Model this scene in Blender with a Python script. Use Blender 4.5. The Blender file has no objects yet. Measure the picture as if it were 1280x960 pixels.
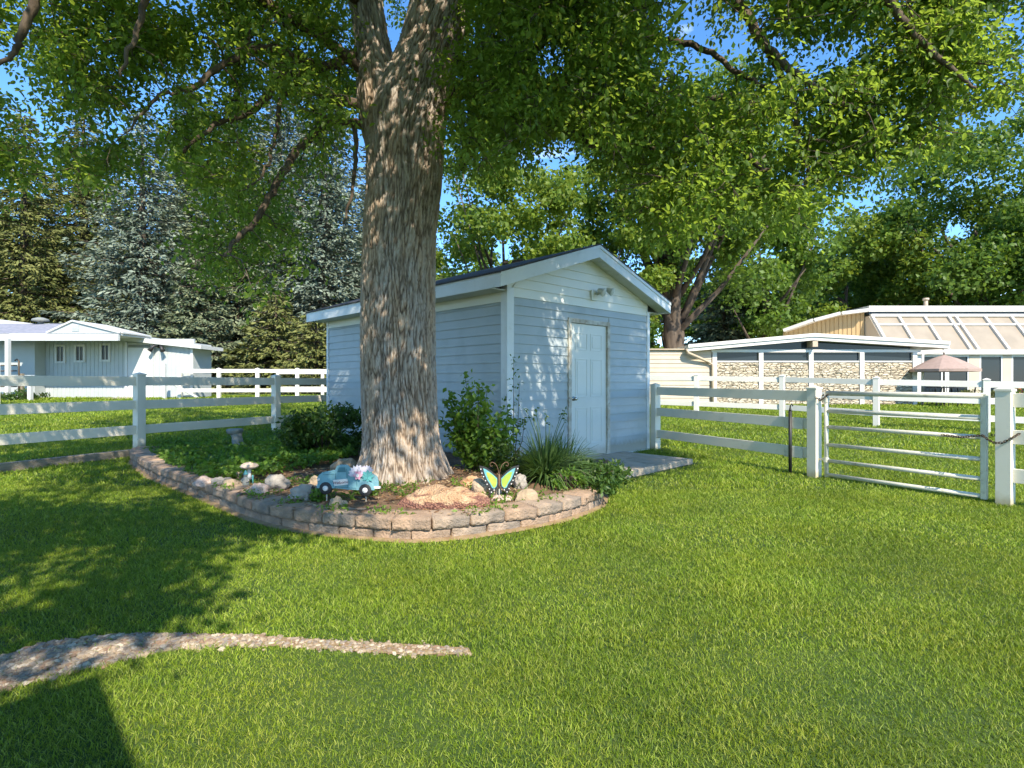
import bpy, math, random
import numpy as np
from mathutils import Vector, Matrix, noise
random.seed(7); rng = np.random.default_rng(7)
C = bpy.context.scene.collection
# ------------------------------------------------------------------ camera, sky, sun, exposure
EYE = 1.25; F = 700.0; HOR = 478.0
cam = bpy.data.objects.new('camera', bpy.data.cameras.new('camera')); C.objects.link(cam)
cam.location = (0, 0, EYE); cam.rotation_euler = (math.radians(90), 0, 0)
cam.data.sensor_width = 36; cam.data.lens = 36*F/1280; cam.data.shift_y = -(480-HOR)/1280
cam.data.clip_start = 0.05; cam.data.clip_end = 2000
bpy.context.scene.camera = cam
SAZ = Vector((0.42, -0.9075)); SEL = math.radians(43)
w = bpy.data.worlds.new("World"); bpy.context.scene.world = w; w.use_nodes = True
nt = w.node_tree; bg = nt.nodes['Background']
sky = nt.nodes.new('ShaderNodeTexSky'); sky.sky_type = 'NISHITA'; sky.sun_disc = False
sky.sun_elevation = SEL; sky.sun_rotation = math.atan2(SAZ.x, SAZ.y)
sky.air_density = 1.0; sky.dust_density = 0.2; sky.ozone_density = 3.0; sky.altitude = 1500
bg.inputs[1].default_value = 0.15
tc = nt.nodes.new('ShaderNodeTexCoord'); nz = nt.nodes.new('ShaderNodeTexNoise'); nz.inputs['Scale'].default_value = 5.0
nz.inputs['Detail'].default_value = 6
mp = nt.nodes.new('ShaderNodeMapping'); mp.inputs['Scale'].default_value = (1, 1, 2.5)
nt.links.new(tc.outputs['Generated'], mp.inputs[0]); nt.links.new(mp.outputs[0], nz.inputs['Vector'])
rp = nt.nodes.new('ShaderNodeMapRange'); rp.inputs[1].default_value = .66; rp.inputs[2].default_value = .85
rp.inputs[3].default_value = 0; rp.inputs[4].default_value = .55
nt.links.new(nz.outputs[0], rp.inputs[0])
mx = nt.nodes.new('ShaderNodeMix'); mx.data_type = 'RGBA'; mx.inputs['B'].default_value = (7, 7.6, 8.6, 1)
nt.links.new(rp.outputs[0], mx.inputs['Factor']); hsv = nt.nodes.new('ShaderNodeHueSaturation'); hsv.inputs['Saturation'].default_value = 1.2; hsv.inputs['Value'].default_value = .82
nt.links.new(sky.outputs[0], hsv.inputs['Color']); nt.links.new(hsv.outputs[0], mx.inputs['A'])
nt.links.new(mx.outputs['Result'], bg.inputs[0])
sl = bpy.data.lights.new('sun', 'SUN'); sl.energy = 2.85; sl.angle = math.radians(0.53); sl.color = (1, .91, .76)
so = bpy.data.objects.new('sun', sl); C.objects.link(so)
SV = Vector((SAZ.x*math.cos(SEL), SAZ.y*math.cos(SEL), math.sin(SEL)))
so.rotation_euler = SV.to_track_quat('Z', 'Y').to_euler()
vs = bpy.context.scene.view_settings
vs.view_transform = 'Standard'; vs.look = 'None'; vs.gamma = 1; vs.exposure = 1.62
try: bpy.context.scene.view_settings.use_curve_mapping = False
except Exception: pass

# ------------------------------------------------------------------ helpers
def W(px, py, D): return Vector(((px-640)/F*D, D, EYE+(HOR-py)/F*D))
def G(px, py, z=0.0):
    D = (EYE-z)*F/(py-HOR); return Vector(((px-640)/F*D, D, z))
def sm(t): t = min(1, max(0, t)); return t*t*(3-2*t)

def link(o, parent=None):
    C.objects.link(o)
    if parent is not None: o.parent = parent
    return o
def empty(name, loc=(0, 0, 0), rz=0):
    o = bpy.data.objects.new(name, None); o.location = loc; o.rotation_euler = (0, 0, rz); o.empty_display_size = .2
    C.objects.link(o); return o
def tag(o, label, cat, group=None):
    o['label'] = label; o['category'] = cat
    if group: o['group'] = group
    return o
def struct(o): o['kind'] = 'structure'; return o
def stuff(o, label=None, cat=None):
    o['kind'] = 'stuff'
    if label: o['label'] = label; o['category'] = cat
    return o
def copy_tree(o, parent=None):
    c = o.copy(); C.objects.link(c)
    if parent is not None: c.parent = parent
    for ch in list(o.children): copy_tree(ch, c)
    return c

class MB:
    def __init__(s): s.v = []; s.f = []; s.sm = []
    def add(s, vs_, fs, smooth=False):
        n = len(s.v); s.v += [tuple(p) for p in vs_]
        for f in fs: s.f.append(tuple(i+n for i in f)); s.sm.append(smooth)
        return s
    def box(s, c, size, rz=0, M=None):
        x, y, z = [k/2 for k in size]
        R = M if M is not None else Matrix.Rotation(rz, 3, 'Z'); c = Vector(c)
        vs_ = [c+R@Vector((sx*x, sy*y, sz*z)) for sz in (-1, 1) for sy in (-1, 1) for sx in (-1, 1)]
        return s.add(vs_, [(0, 2, 3, 1), (4, 5, 7, 6), (0, 1, 5, 4), (2, 6, 7, 3), (0, 4, 6, 2), (1, 3, 7, 5)])
    def bx(s, a, b): # min max corners
        a = Vector(a); b = Vector(b); return s.box((a+b)/2, [abs(k) for k in (b-a)])
    def beam(s, a, b, wd, ht, up=(0, 0, 1)):
        a = Vector(a); b = Vector(b); d = (b-a); L = d.length; d.normalize()
        y = Vector(up).cross(d).normalized(); z = d.cross(y)
        return s.box((a+b)/2, (L, wd, ht), M=Matrix((d, y, z)).transposed())
    def tube(s, path, radii, n=8, cap=True, smooth=True):
        path = [Vector(p) for p in path]
        if not hasattr(radii, '__len__'): radii = [radii]*len(path)
        base = len(s.v); vs_ = []; fs = []
        pu = None
        for i, p in enumerate(path):
            t = (path[min(i+1, len(path)-1)]-path[max(i-1, 0)])
            if t.length < 1e-9: t = Vector((0, 0, 1))
            t.normalize()
            if pu is None:
                pu = Vector((1, 0, 0)) if abs(t.x) < .9 else Vector((0, 1, 0))
            u = (pu-t*pu.dot(t)).normalized(); pu = u; v = t.cross(u)
            for k in range(n):
                a = 2*math.pi*k/n
                vs_.append(p+(u*math.cos(a)+v*math.sin(a))*radii[i])
        for i in range(len(path)-1):
            for k in range(n):
                k2 = (k+1) % n
                fs.append((i*n+k, i*n+k2, (i+1)*n+k2, (i+1)*n+k))
        if cap:
            fs.append(tuple(reversed(range(n)))); fs.append(tuple((len(path)-1)*n+k for k in range(n)))
        return s.add(vs_, fs, smooth)
    def prism(s, poly, vec):  # poly list of 3D points extruded by vec
        n = len(poly); vec = Vector(vec); P = [Vector(p) for p in poly]
        vs_ = P+[p+vec for p in P]
        fs = [tuple(reversed(range(n))), tuple(range(n, 2*n))]
        for i in range(n): fs.append((i, (i+1) % n, n+(i+1) % n, n+i))
        return s.add(vs_, fs)
    def disk(s, c, r, th, axis='y', n=24, sx=1, sz=1):
        c = Vector(c); P = []
        for k in range(n):
            a = 2*math.pi*k/n
            if axis == 'y': P.append(c+Vector((math.cos(a)*r*sx, 0, math.sin(a)*r*sz)))
            elif axis == 'z': P.append(c+Vector((math.cos(a)*r, math.sin(a)*r, 0)))
            else: P.append(c+Vector((0, math.cos(a)*r, math.sin(a)*r)))
        return s.prism(P, {'y': (0, th, 0), 'z': (0, 0, th), 'x': (th, 0, 0)}[axis])
    def lathe(s, c, prof, n=16):
        c = Vector(c); vs_ = []; fs = []
        for r, z in prof:
            for k in range(n):
                a = 2*math.pi*k/n; vs_.append(c+Vector((r*math.cos(a), r*math.sin(a), z)))
        for i in range(len(prof)-1):
            for k in range(n): fs.append((i*n+k, i*n+(k+1) % n, (i+1)*n+(k+1) % n, (i+1)*n+k))
        fs.append(tuple(reversed(range(n)))); fs.append(tuple((len(prof)-1)*n+k for k in range(n)))
        return s.add(vs_, fs, True)
    def build(s, name, mat, parent=None, bevel=0, loc=None, rz=0):
        me = bpy.data.meshes.new(name); me.from_pydata(s.v, [], s.f)
        me.polygons.foreach_set('use_smooth', s.sm); me.materials.append(mat); me.update()
        o = bpy.data.objects.new(name, me); link(o, parent)
        if loc is not None: o.location = loc; o.rotation_euler = (0, 0, rz)
        if bevel:
            b = o.modifiers.new('bevel', 'BEVEL'); b.width = bevel; b.segments = 2; b.limit_method = 'ANGLE'
            b.angle_limit = math.radians(40)
        return o

def npmesh(name, V, Q, mat, parent=None, smooth=False, attr=None):
    me = bpy.data.meshes.new(name); V = np.asarray(V, np.float32); Q = np.asarray(Q, np.int32); k = Q.shape[1]
    me.vertices.add(len(V)); me.vertices.foreach_set('co', V.ravel())
    me.loops.add(Q.size); me.loops.foreach_set('vertex_index', Q.ravel())
    me.polygons.add(len(Q)); me.polygons.foreach_set('loop_start', np.arange(0, Q.size, k, dtype=np.int32))
    me.polygons.foreach_set('loop_total', np.full(len(Q), k, np.int32))
    if smooth: me.polygons.foreach_set('use_smooth', np.ones(len(Q), bool))
    me.update(calc_edges=True); me.validate(); me.materials.append(mat)
    o = bpy.data.objects.new(name, me); link(o, parent); return o

def unit(a): return a/np.maximum(np.linalg.norm(a, axis=1, keepdims=True), 1e-9)
def leaf_arrays(P, Dr, N, L, Wd, fold=.25, kind='diamond'):
    n = len(P); Dr = unit(Dr); S = unit(np.cross(Dr, N)); U = np.cross(S, Dr)
    L = np.broadcast_to(np.asarray(L, float).reshape(-1, 1), (n, 1)); Wd = np.broadcast_to(np.asarray(Wd, float).reshape(-1, 1), (n, 1))
    a = P; b = P+Dr*L*.45+S*Wd*.5+U*Wd*fold; c = P+Dr*L; d = P+Dr*L*.45-S*Wd*.5+U*Wd*fold
    V = np.stack([a, b, c, d], 1).reshape(-1, 3)
    i = np.arange(n)*4
    T = np.concatenate([np.stack([i, i+1, i+2], 1), np.stack([i, i+2, i+3], 1)])
    return V, T
def oval_arrays(P, Dr, N, L, Wd, fold=.2):
    n = len(P); Dr = unit(Dr); S = unit(np.cross(Dr, N)); U = np.cross(S, Dr)
    L = np.asarray(L, float).reshape(-1, 1); Wd = np.asarray(Wd, float).reshape(-1, 1)
    a = P; t = P+Dr*L-U*L*.12
    b1 = P+Dr*L*.25+S*Wd*.42+U*Wd*fold; b2 = P+Dr*L*.62+S*Wd*.46+U*Wd*fold
    c1 = P+Dr*L*.25-S*Wd*.42+U*Wd*fold; c2 = P+Dr*L*.62-S*Wd*.46+U*Wd*fold
    V = np.stack([a, b1, b2, t, c2, c1], 1).reshape(-1, 3); i = np.arange(n)*6
    T = np.concatenate([np.stack([i, i+1, i+2, i+3], 1), np.stack([i, i+3, i+4, i+5], 1)]); return V, T
def rdir(n, zb=0.0):
    v = rng.normal(size=(n, 3)); v = unit(v); v[:, 2] += zb; return unit(v)

# ------------------------------------------------------------------ materials
def newmat(name):
    m = bpy.data.materials.new(name); m.use_nodes = True
    return m, m.node_tree, m.node_tree.nodes['Principled BSDF']
def nd(t, typ, **kw):
    n = t.nodes.new(typ)
    for k, v in kw.items(): setattr(n, k, v)
    return n
def mat(name, c1, c2=None, rough=.7, scale=4.0, bump=0.0, bscale=40.0, metal=0.0, detail=5, stretch=(1, 1, 1), contrast=(.35, .65), dirt=None, spec=None, island=0):
    m, t, b = newmat(name); L = t.links.new
    c2 = c2 or tuple(min(1, k*.85) for k in c1)
    tcn = nd(t, 'ShaderNodeTexCoord'); mpn = nd(t, 'ShaderNodeMapping'); mpn.inputs['Scale'].default_value = stretch
    L(tcn.outputs['Object'], mpn.inputs[0])
    n1 = nd(t, 'ShaderNodeTexNoise'); n1.inputs['Scale'].default_value = scale; n1.inputs['Detail'].default_value = detail
    L(mpn.outputs[0], n1.inputs['Vector'])
    mr = nd(t, 'ShaderNodeMapRange'); mr.inputs[1].default_value, mr.inputs[2].default_value = contrast
    L(n1.outputs[0], mr.inputs[0])
    mixn = nd(t, 'ShaderNodeMix', data_type='RGBA'); mixn.inputs['A'].default_value = (*c1, 1); mixn.inputs['B'].default_value = (*c2, 1)
    L(mr.outputs[0], mixn.inputs['Factor']); out = mixn.outputs['Result']
    if dirt:
        n3 = nd(t, 'ShaderNodeTexNoise'); n3.inputs['Scale'].default_value = dirt[1]; n3.inputs['Detail'].default_value = 8
        L(mpn.outputs[0], n3.inputs['Vector'])
        m3 = nd(t, 'ShaderNodeMapRange'); m3.inputs[1].default_value, m3.inputs[2].default_value = dirt[2]; m3.inputs[4].default_value = dirt[3]
        L(n3.outputs[0], m3.inputs[0])
        mm = nd(t, 'ShaderNodeMix', data_type='RGBA'); L(out, mm.inputs['A']); mm.inputs['B'].default_value = (*dirt[0], 1)
        L(m3.outputs[0], mm.inputs['Factor']); out = mm.outputs['Result']
    if island:
        g = nd(t, 'ShaderNodeNewGeometry'); hs = nd(t, 'ShaderNodeHueSaturation')
        m4 = nd(t, 'ShaderNodeMapRange'); m4.inputs[3].default_value = 1-island; m4.inputs[4].default_value = 1+island
        L(g.outputs['Random Per Island'], m4.inputs[0]); L(m4.outputs[0], hs.inputs['Value']); L(out, hs.inputs['Color']); out = hs.outputs[0]
    L(out, b.inputs['Base Color'])
    b.inputs['Roughness'].default_value = rough; b.inputs['Metallic'].default_value = metal
    if spec is not None: b.inputs['Specular IOR Level'].default_value = spec
    if bump:
        n2 = nd(t, 'ShaderNodeTexNoise'); n2.inputs['Scale'].default_value = bscale; n2.inputs['Detail'].default_value = 8
        L(mpn.outputs[0], n2.inputs['Vector'])
        bn = nd(t, 'ShaderNodeBump'); bn.inputs['Strength'].default_value = bump; bn.inputs['Distance'].default_value = .02
        L(n2.outputs[0], bn.inputs['Height']); L(bn.outputs[0], b.inputs['Normal'])
    return m
def leafmat(name, stops, transl=.35, tcol=(.25, .35, .04), rough=.5, spec=.35, ncol=None):
    m, t, b = newmat(name); L = t.links.new
    g = nd(t, 'ShaderNodeNewGeometry'); cr = nd(t, 'ShaderNodeValToRGB'); e = cr.color_ramp.elements
    e[0].position = 0; e[0].color = (*stops[0], 1); e[1].position = 1; e[1].color = (*stops[-1], 1)
    for i, s in enumerate(stops[1:-1]):
        x = e.new((i+1)/(len(stops)-1)); x.color = (*s, 1)
    L(g.outputs['Random Per Island'], cr.inputs[0]); out = cr.outputs[0]
    tcn = nd(t, 'ShaderNodeTexCoord'); n1 = nd(t, 'ShaderNodeTexNoise'); n1.inputs['Scale'].default_value = .9; n1.inputs['Detail'].default_value = 3
    L(tcn.outputs['Object'], n1.inputs['Vector'])
    hs = nd(t, 'ShaderNodeHueSaturation'); mr = nd(t, 'ShaderNodeMapRange'); mr.inputs[1].default_value = .3; mr.inputs[2].default_value = .7
    mr.inputs[3].default_value = .75; mr.inputs[4].default_value = 1.25
    L(n1.outputs[0], mr.inputs[0]); L(mr.outputs[0], hs.inputs['Value']); L(out, hs.inputs['Color']); out = hs.outputs[0]
    L(out, b.inputs['Base Color']); b.inputs['Roughness'].default_value = rough; b.inputs['Specular IOR Level'].default_value = spec
    tr = nd(t, 'ShaderNodeBsdfTranslucent'); tr.inputs[0].default_value = (*tcol, 1)
    ms = nd(t, 'ShaderNodeMixShader'); ms.inputs[0].default_value = transl
    L(b.outputs[0], ms.inputs[1]); L(tr.outputs[0], ms.inputs[2]); L(ms.outputs[0], t.nodes['Material Output'].inputs[0])
    return m

M = {}
M['leaf'] = leafmat('maple_leaf', [(.045, .09, .013), (.085, .15, .02), (.14, .21, .033)], .55, (.37, .50, .055))
M['leaf2'] = leafmat('bright_leaf', [(.08, .14, .015), (.13, .21, .02), (.19, .25, .03)], .4, (.3, .38, .04))
M['leafmid'] = leafmat('mid_leaf', [(.04, .09, .012), (.08, .145, .017), (.13, .20, .028)], .38, (.22, .34, .03))
M['leafdark'] = leafmat('dark_leaf', [(.028, .06, .012), (.045, .095, .016), (.08, .14, .026)], .3, (.14, .24, .02))
M['groundcover'] = leafmat('ground_cover_leaf', [(.07, .15, .018), (.12, .22, .025), (.17, .28, .04)], .42, (.28, .42, .04))
M['blade'] = leafmat('strap_leaf', [(.04, .09, .02), (.07, .13, .03), (.12, .19, .06)], .25, (.15, .25, .04))
M['olive'] = leafmat('olive_needles', [(.09, .105, .03), (.14, .155, .045), (.22, .225, .075)], .1, (.2, .2, .05), .7, .15)
M['bluespruce'] = leafmat('blue_spruce_needles', [(.10, .135, .09), (.16, .195, .14), (.26, .30, .225)], .08, (.15, .2, .15), .7, .15)
M['mixspruce'] = leafmat('grey_spruce_needles', [(.09, .12, .065), (.145, .175, .095), (.24, .265, .15)], .08, (.15, .2, .1), .7, .15)
M['grass'] = leafmat('grass_blade', [(.065, .125, .010), (.145, .235, .015), (.235, .335, .026), (.37, .43, .10)], .32, (.30, .38, .025), .5, .25)
def _patch():
    t = M['grass'].node_tree; L = t.links.new; b = t.nodes['Principled BSDF']; src = b.inputs['Base Color'].links[0].from_socket
    tcn = nd(t, 'ShaderNodeTexCoord'); n = nd(t, 'ShaderNodeTexNoise'); n.inputs['Scale'].default_value = 1.6; n.inputs['Detail'].default_value = 6; n.inputs['Roughness'].default_value = .65; L(tcn.outputs['Object'], n.inputs['Vector'])
    mr = nd(t, 'ShaderNodeMapRange'); mr.inputs[1].default_value = .42; mr.inputs[2].default_value = .68; mr.inputs[4].default_value = .75; L(n.outputs[0], mr.inputs[0])
    m2 = nd(t, 'ShaderNodeMix', data_type='RGBA', blend_type='MULTIPLY'); m2.inputs['B'].default_value = (1.45, 1.2, 1.0, 1); L(mr.outputs[0], m2.inputs['Factor']); L(src, m2.inputs['A']); L(m2.outputs['Result'], b.inputs['Base Color'])
_patch()
M['soilground'] = mat('lawn_ground', (.03, .065, .008), (.055, .09, .012), .95, 3, .5, 60)
M['soil'] = mat('bed_soil', (.10, .06, .035), (.20, .12, .065), .95, 12, .8, 50, dirt=((.26, .15, .08), 25, (.5, .7), .8))
M['sand'] = mat('sandy_edge', (.24, .155, .08), (.32, .23, .13), .95, 12, .6, 80)
def barkmat():
    m, t, b = newmat('bark'); L = t.links.new
    tcn = nd(t, 'ShaderNodeTexCoord'); mpn = nd(t, 'ShaderNodeMapping'); mpn.inputs['Scale'].default_value = (1, 1, .18)
    L(tcn.outputs['Object'], mpn.inputs[0])
    n1 = nd(t, 'ShaderNodeTexNoise'); n1.inputs['Scale'].default_value = 45; n1.inputs['Detail'].default_value = 8; L(mpn.outputs[0], n1.inputs['Vector'])
    n0 = nd(t, 'ShaderNodeTexNoise'); n0.inputs['Scale'].default_value = 5; n0.inputs['Detail'].default_value = 3; L(mpn.outputs[0], n0.inputs['Vector'])
    at = nd(t, 'ShaderNodeAttribute', attribute_name='ridge')
    cr = nd(t, 'ShaderNodeValToRGB'); e = cr.color_ramp.elements
    e[0].position = .05; e[0].color = (.10, .074, .056, 1); e[1].position = 1; e[1].color = (.44, .39, .34, 1)
    x = e.new(.38); x.color = (.21, .165, .125, 1); x = e.new(.72); x.color = (.36, .30, .24, 1)
    ad = nd(t, 'ShaderNodeMath', operation='MULTIPLY_ADD'); L(n1.outputs[0], ad.inputs[0]); ad.inputs[1].default_value = .7; 
    sb = nd(t, 'ShaderNodeMath', operation='SUBTRACT'); L(at.outputs['Fac'], sb.inputs[0]); sb.inputs[1].default_value = .38
    L(sb.outputs[0], ad.inputs[2]); L(ad.outputs[0], cr.inputs[0])
    mm = nd(t, 'ShaderNodeMix', data_type='RGBA'); mr = nd(t, 'ShaderNodeMapRange'); mr.inputs[1].default_value = .42; mr.inputs[2].default_value = .62; mr.inputs[4].default_value = .55
    L(n0.outputs[0], mr.inputs[0]); L(mr.outputs[0], mm.inputs['Factor']); L(cr.outputs[0], mm.inputs['A'])
    m2 = nd(t, 'ShaderNodeMix', data_type='RGBA', blend_type='MULTIPLY'); m2.inputs['Factor'].default_value = 1; L(cr.outputs[0], m2.inputs['A']); m2.inputs['B'].default_value = (1.2, .98, .74, 1)
    L(m2.outputs['Result'], mm.inputs['B']); L(mm.outputs['Result'], b.inputs['Base Color']); b.inputs['Roughness'].default_value = .95
    bn = nd(t, 'ShaderNodeBump'); bn.inputs['Strength'].default_value = .9; bn.inputs['Distance'].default_value = .02
    L(n1.outputs[0], bn.inputs['Height']); L(bn.outputs[0], b.inputs['Normal']); return m
M['bark'] = barkmat()
M['twig'] = mat('twig_bark', (.06, .042, .028), (.13, .095, .065), .95, 15, .6, 40, stretch=(1, 1, .3))
M['bgbark'] = mat('far_bark', (.05, .036, .026), (.12, .09, .065), .95, 6, .7, 20, stretch=(1, 1, .25))
M['blue'] = mat('blue_siding', (.375, .415, .41), (.42, .46, .46), .5, 1.2, .06, 60, dirt=((.26, .29, .28), 3.5, (.52, .8), .5))
M['white'] = mat('white_paint', (.74, .76, .75), (.68, .70, .68), .5, 3, .05, 50, dirt=((.45, .42, .34), 6, (.6, .78), .45))
M['cream'] = mat('cream_siding', (.80, .79, .70), (.76, .75, .66), .5, 2, .05, 50)
M['soffit'] = mat('soffit', (.62, .63, .56), (.56, .57, .50), .6, 3)
M['frame'] = mat('weathered_frame', (.60, .58, .50), (.42, .36, .27), .7, 8, .3, 60, dirt=((.22, .15, .09), 14, (.58, .72), .7))
M['door'] = mat('door_paint', (.70, .71, .65), (.64, .65, .59), .4, 2, .04, 40)
M['shingle'] = mat('dark_shingle', (.05, .045, .042), (.10, .09, .085), .95, 30, .6, 90)
M['greyshingle'] = mat('grey_shingle', (.20, .21, .25), (.28, .28, .32), .95, 8, .4, 60)
M['metal'] = mat('chrome', (.6, .58, .52), rough=.25, metal=1)
M['vinyl'] = mat('fence_vinyl', (.78, .73, .61), (.73, .67, .54), .35, 1.5, .03, 40, dirt=((.50, .42, .28), 5, (.62, .8), .5))
M['vinylfar'] = mat('far_fence_vinyl', (.78, .75, .67), (.74, .70, .61), .4, 1.5)
M['gate'] = mat('galvanised_pipe', (.60, .57, .46), (.70, .67, .56), .5, 9, .1, 60, metal=.08, dirt=((.30, .24, .15), 14, (.58, .75), .6))
M['black'] = mat('black_metal', (.015, .015, .016), (.03, .03, .03), .5, 8)
M['chain'] = mat('rusty_chain', (.05, .035, .028), (.12, .08, .05), .6, 60, metal=.5)
M['concrete'] = mat('concrete', (.50, .42, .32), (.38, .32, .24), .9, 5, .35, 70, dirt=((.18, .15, .11), 8, (.55, .75), .6))
M['kerb'] = mat('kerb_timber', (.30, .25, .18), (.20, .165, .12), .9, 5, .5, 40, stretch=(.6, .6, 3))
M['block'] = mat('wall_block', (.42, .285, .19), (.30, .205, .14), .95, 7, .9, 55, dirt=((.22, .17, .13), 4, (.52, .70), .65))
M['block2'] = mat('wall_block_grey', (.42, .31, .225), (.31, .23, .165), .95, 7, .9, 55, dirt=((.17, .15, .13), 4, (.48, .66), .7))
M['redrock'] = mat('red_sandstone', (.48, .25, .12), (.56, .37, .22), .95, 9, .8, 35, dirt=((.25, .13, .11), 12, (.52, .66), .8))
M['palerock'] = mat('pale_sandstone', (.56, .42, .28), (.44, .33, .23), .95, 5, .7, 40)
M['greyrock'] = mat('grey_fieldstone', (.37, .33, .28), (.26, .23, .20), .95, 7, .6, 40)
M['pinkrock'] = mat('pink_granite', (.44, .30, .24), (.52, .42, .36), .9, 25, .5, 60)
M['tanrock'] = mat('tan_fieldstone', (.44, .33, .21), (.34, .25, .17), .95, 9, .6, 40)
M['pebble'] = mat('gravel_stone', (.50, .42, .33), (.38, .28, .20), .9, 9, .4, 80, island=.35)
def footstain(m, z0, col):
    t = m.node_tree; L = t.links.new; b = t.nodes['Principled BSDF']; src = b.inputs['Base Color'].links[0].from_socket
    tcn = nd(t, 'ShaderNodeTexCoord'); sp = nd(t, 'ShaderNodeSeparateXYZ'); L(tcn.outputs['Object'], sp.inputs[0])
    n = nd(t, 'ShaderNodeTexNoise'); n.inputs['Scale'].default_value = 14; n.inputs['Detail'].default_value = 6; L(tcn.outputs['Object'], n.inputs['Vector'])
    a = nd(t, 'ShaderNodeMath', operation='MULTIPLY_ADD'); L(n.outputs[0], a.inputs[0]); a.inputs[1].default_value = -.16; L(sp.outputs['Z'], a.inputs[2])
    mr = nd(t, 'ShaderNodeMapRange'); mr.inputs[1].default_value = z0; mr.inputs[2].default_value = z0-.1; mr.inputs[3].default_value = 0; mr.inputs[4].default_value = .6; L(a.outputs[0], mr.inputs[0])
    mm = nd(t, 'ShaderNodeMix', data_type='RGBA'); L(mr.outputs[0], mm.inputs['Factor']); L(src, mm.inputs['A']); mm.inputs['B'].default_value = (*col, 1); L(mm.outputs['Result'], b.inputs['Base Color'])
footstain(M['vinyl'], .06, (.42, .33, .16)); footstain(M['blue'], .22, (.24, .23, .16)); footstain(M['door'], .18, (.42, .37, .27))
# pebble: stones differ a lot
_t = M['pebble'].node_tree

# ------------------------------------------------------------------ ground
FP0 = Vector((-5.85, 8.79)); FD = Vector((.4245, .9055)); FN = Vector((-.9055, .4245))
def hgt(x, y):
    near = .1*sm((-3-x)/3)
    r = .36*sm((y-7)/13)
    l = .2+.43*sm((y-9)/13)
    s = (x-FP0.x)*FN.x+(y-FP0.y)*FN.y
    wl = max(sm((s+.05)/.1) if y < 12 else 0, sm((y-8.8)/3)*sm((3-x)/5))
    base = max(near, r) if x > -3 else near+r*.5
    h = base*(1-wl)+l*wl
    if y < 9 and s <= 0: h += .006*math.sin(x*2.1+y)*math.cos(y*1.7)
    return h
def coords(lo, hi, step, far):
    a = list(np.arange(lo, hi, step)); k = step; x = hi
    while x < far: a.append(x); k *= 1.35; x += k
    k = step; x = lo-step
    while x > -far: a.insert(0, x); k *= 1.35; x -= k
    return a
gx = coords(-13, 13, .12, 500); gy = coords(-1, 24, .13, 500)
V = [(x, y, hgt(x, y)) for y in gy for x in gx]; nx = len(gx); Q = []
jj, ii = np.meshgrid(np.arange(len(gy)-1), np.arange(nx-1), indexing='ij'); b0 = (jj*nx+ii).ravel()
Q = np.stack([b0, b0+1, b0+1+nx, b0+nx], 1)
lawn = struct(npmesh('lawn', V, Q, M['soilground'], smooth=True))

# ------------------------------------------------------------------ retaining wall curve
curve = [Vector((-5.72, 8.62)), Vector((-5.45, 8.0)), Vector((-4.6, 7.08)), Vector((-3.52, 6.16)), Vector((-2.30, 5.03)), Vector((-1.58, 4.60)), Vector((-1.01, 4.42)),
         Vector((-.69, 4.40)), Vector((-.26, 4.56)), Vector((.35, 4.94)), Vector((.83, 5.54)), Vector((1.0, 6.05)), Vector((1.02, 6.55))]
def catmull(P, n=24):
    out = []
    for i in range(len(P)-1):
        p0 = P[max(i-1, 0)]; p1 = P[i]; p2 = P[i+1]; p3 = P[min(i+2, len(P)-1)]
        for k in range(n):
            t = k/n
            out.append(.5*((2*p1)+(p2-p0)*t+(2*p0-5*p1+4*p2-p3)*t*t+(3*p1-p0-3*p2+p3)*t**3))
    out.append(P[-1]); return out
cv = catmull(curve)
arc = [0]
for i in range(1, len(cv)): arc.append(arc[-1]+(cv[i]-cv[i-1]).length)
def at(s):
    s = min(max(s, 0), arc[-1]-1e-4); i = int(np.searchsorted(arc, s, side='right'))-1
    t = (s-arc[i])/(arc[i+1]-arc[i]); p = cv[i].lerp(cv[i+1], t)
    a = cv[max(0, i-4)]; b = cv[min(len(cv)-1, i+5)]; return p, (b-a).normalized()
def inpoly(x, y, P):
    c = False; j = len(P)-1
    for i in range(len(P)):
        if ((P[i][1] > y) != (P[j][1] > y)) and x < (P[j][0]-P[i][0])*(y-P[i][1])/(P[j][1]-P[i][1])+P[i][0]: c = not c
        j = i
    return c
C0 = Vector((-.065, 7.64)); sd = Vector((.726, .688)); ss = Vector((-.688, .726)); SRZ = math.atan2(.688, .726)
def S2(u, v): return C0+sd*u+ss*v
bed_poly = cv[::6]+[S2(1.2, -.9), S2(.9, 0), S2(0, 0), S2(0, 5.3), Vector((-4.6, 11.4)), Vector((-5.75, 8.9))]

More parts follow.
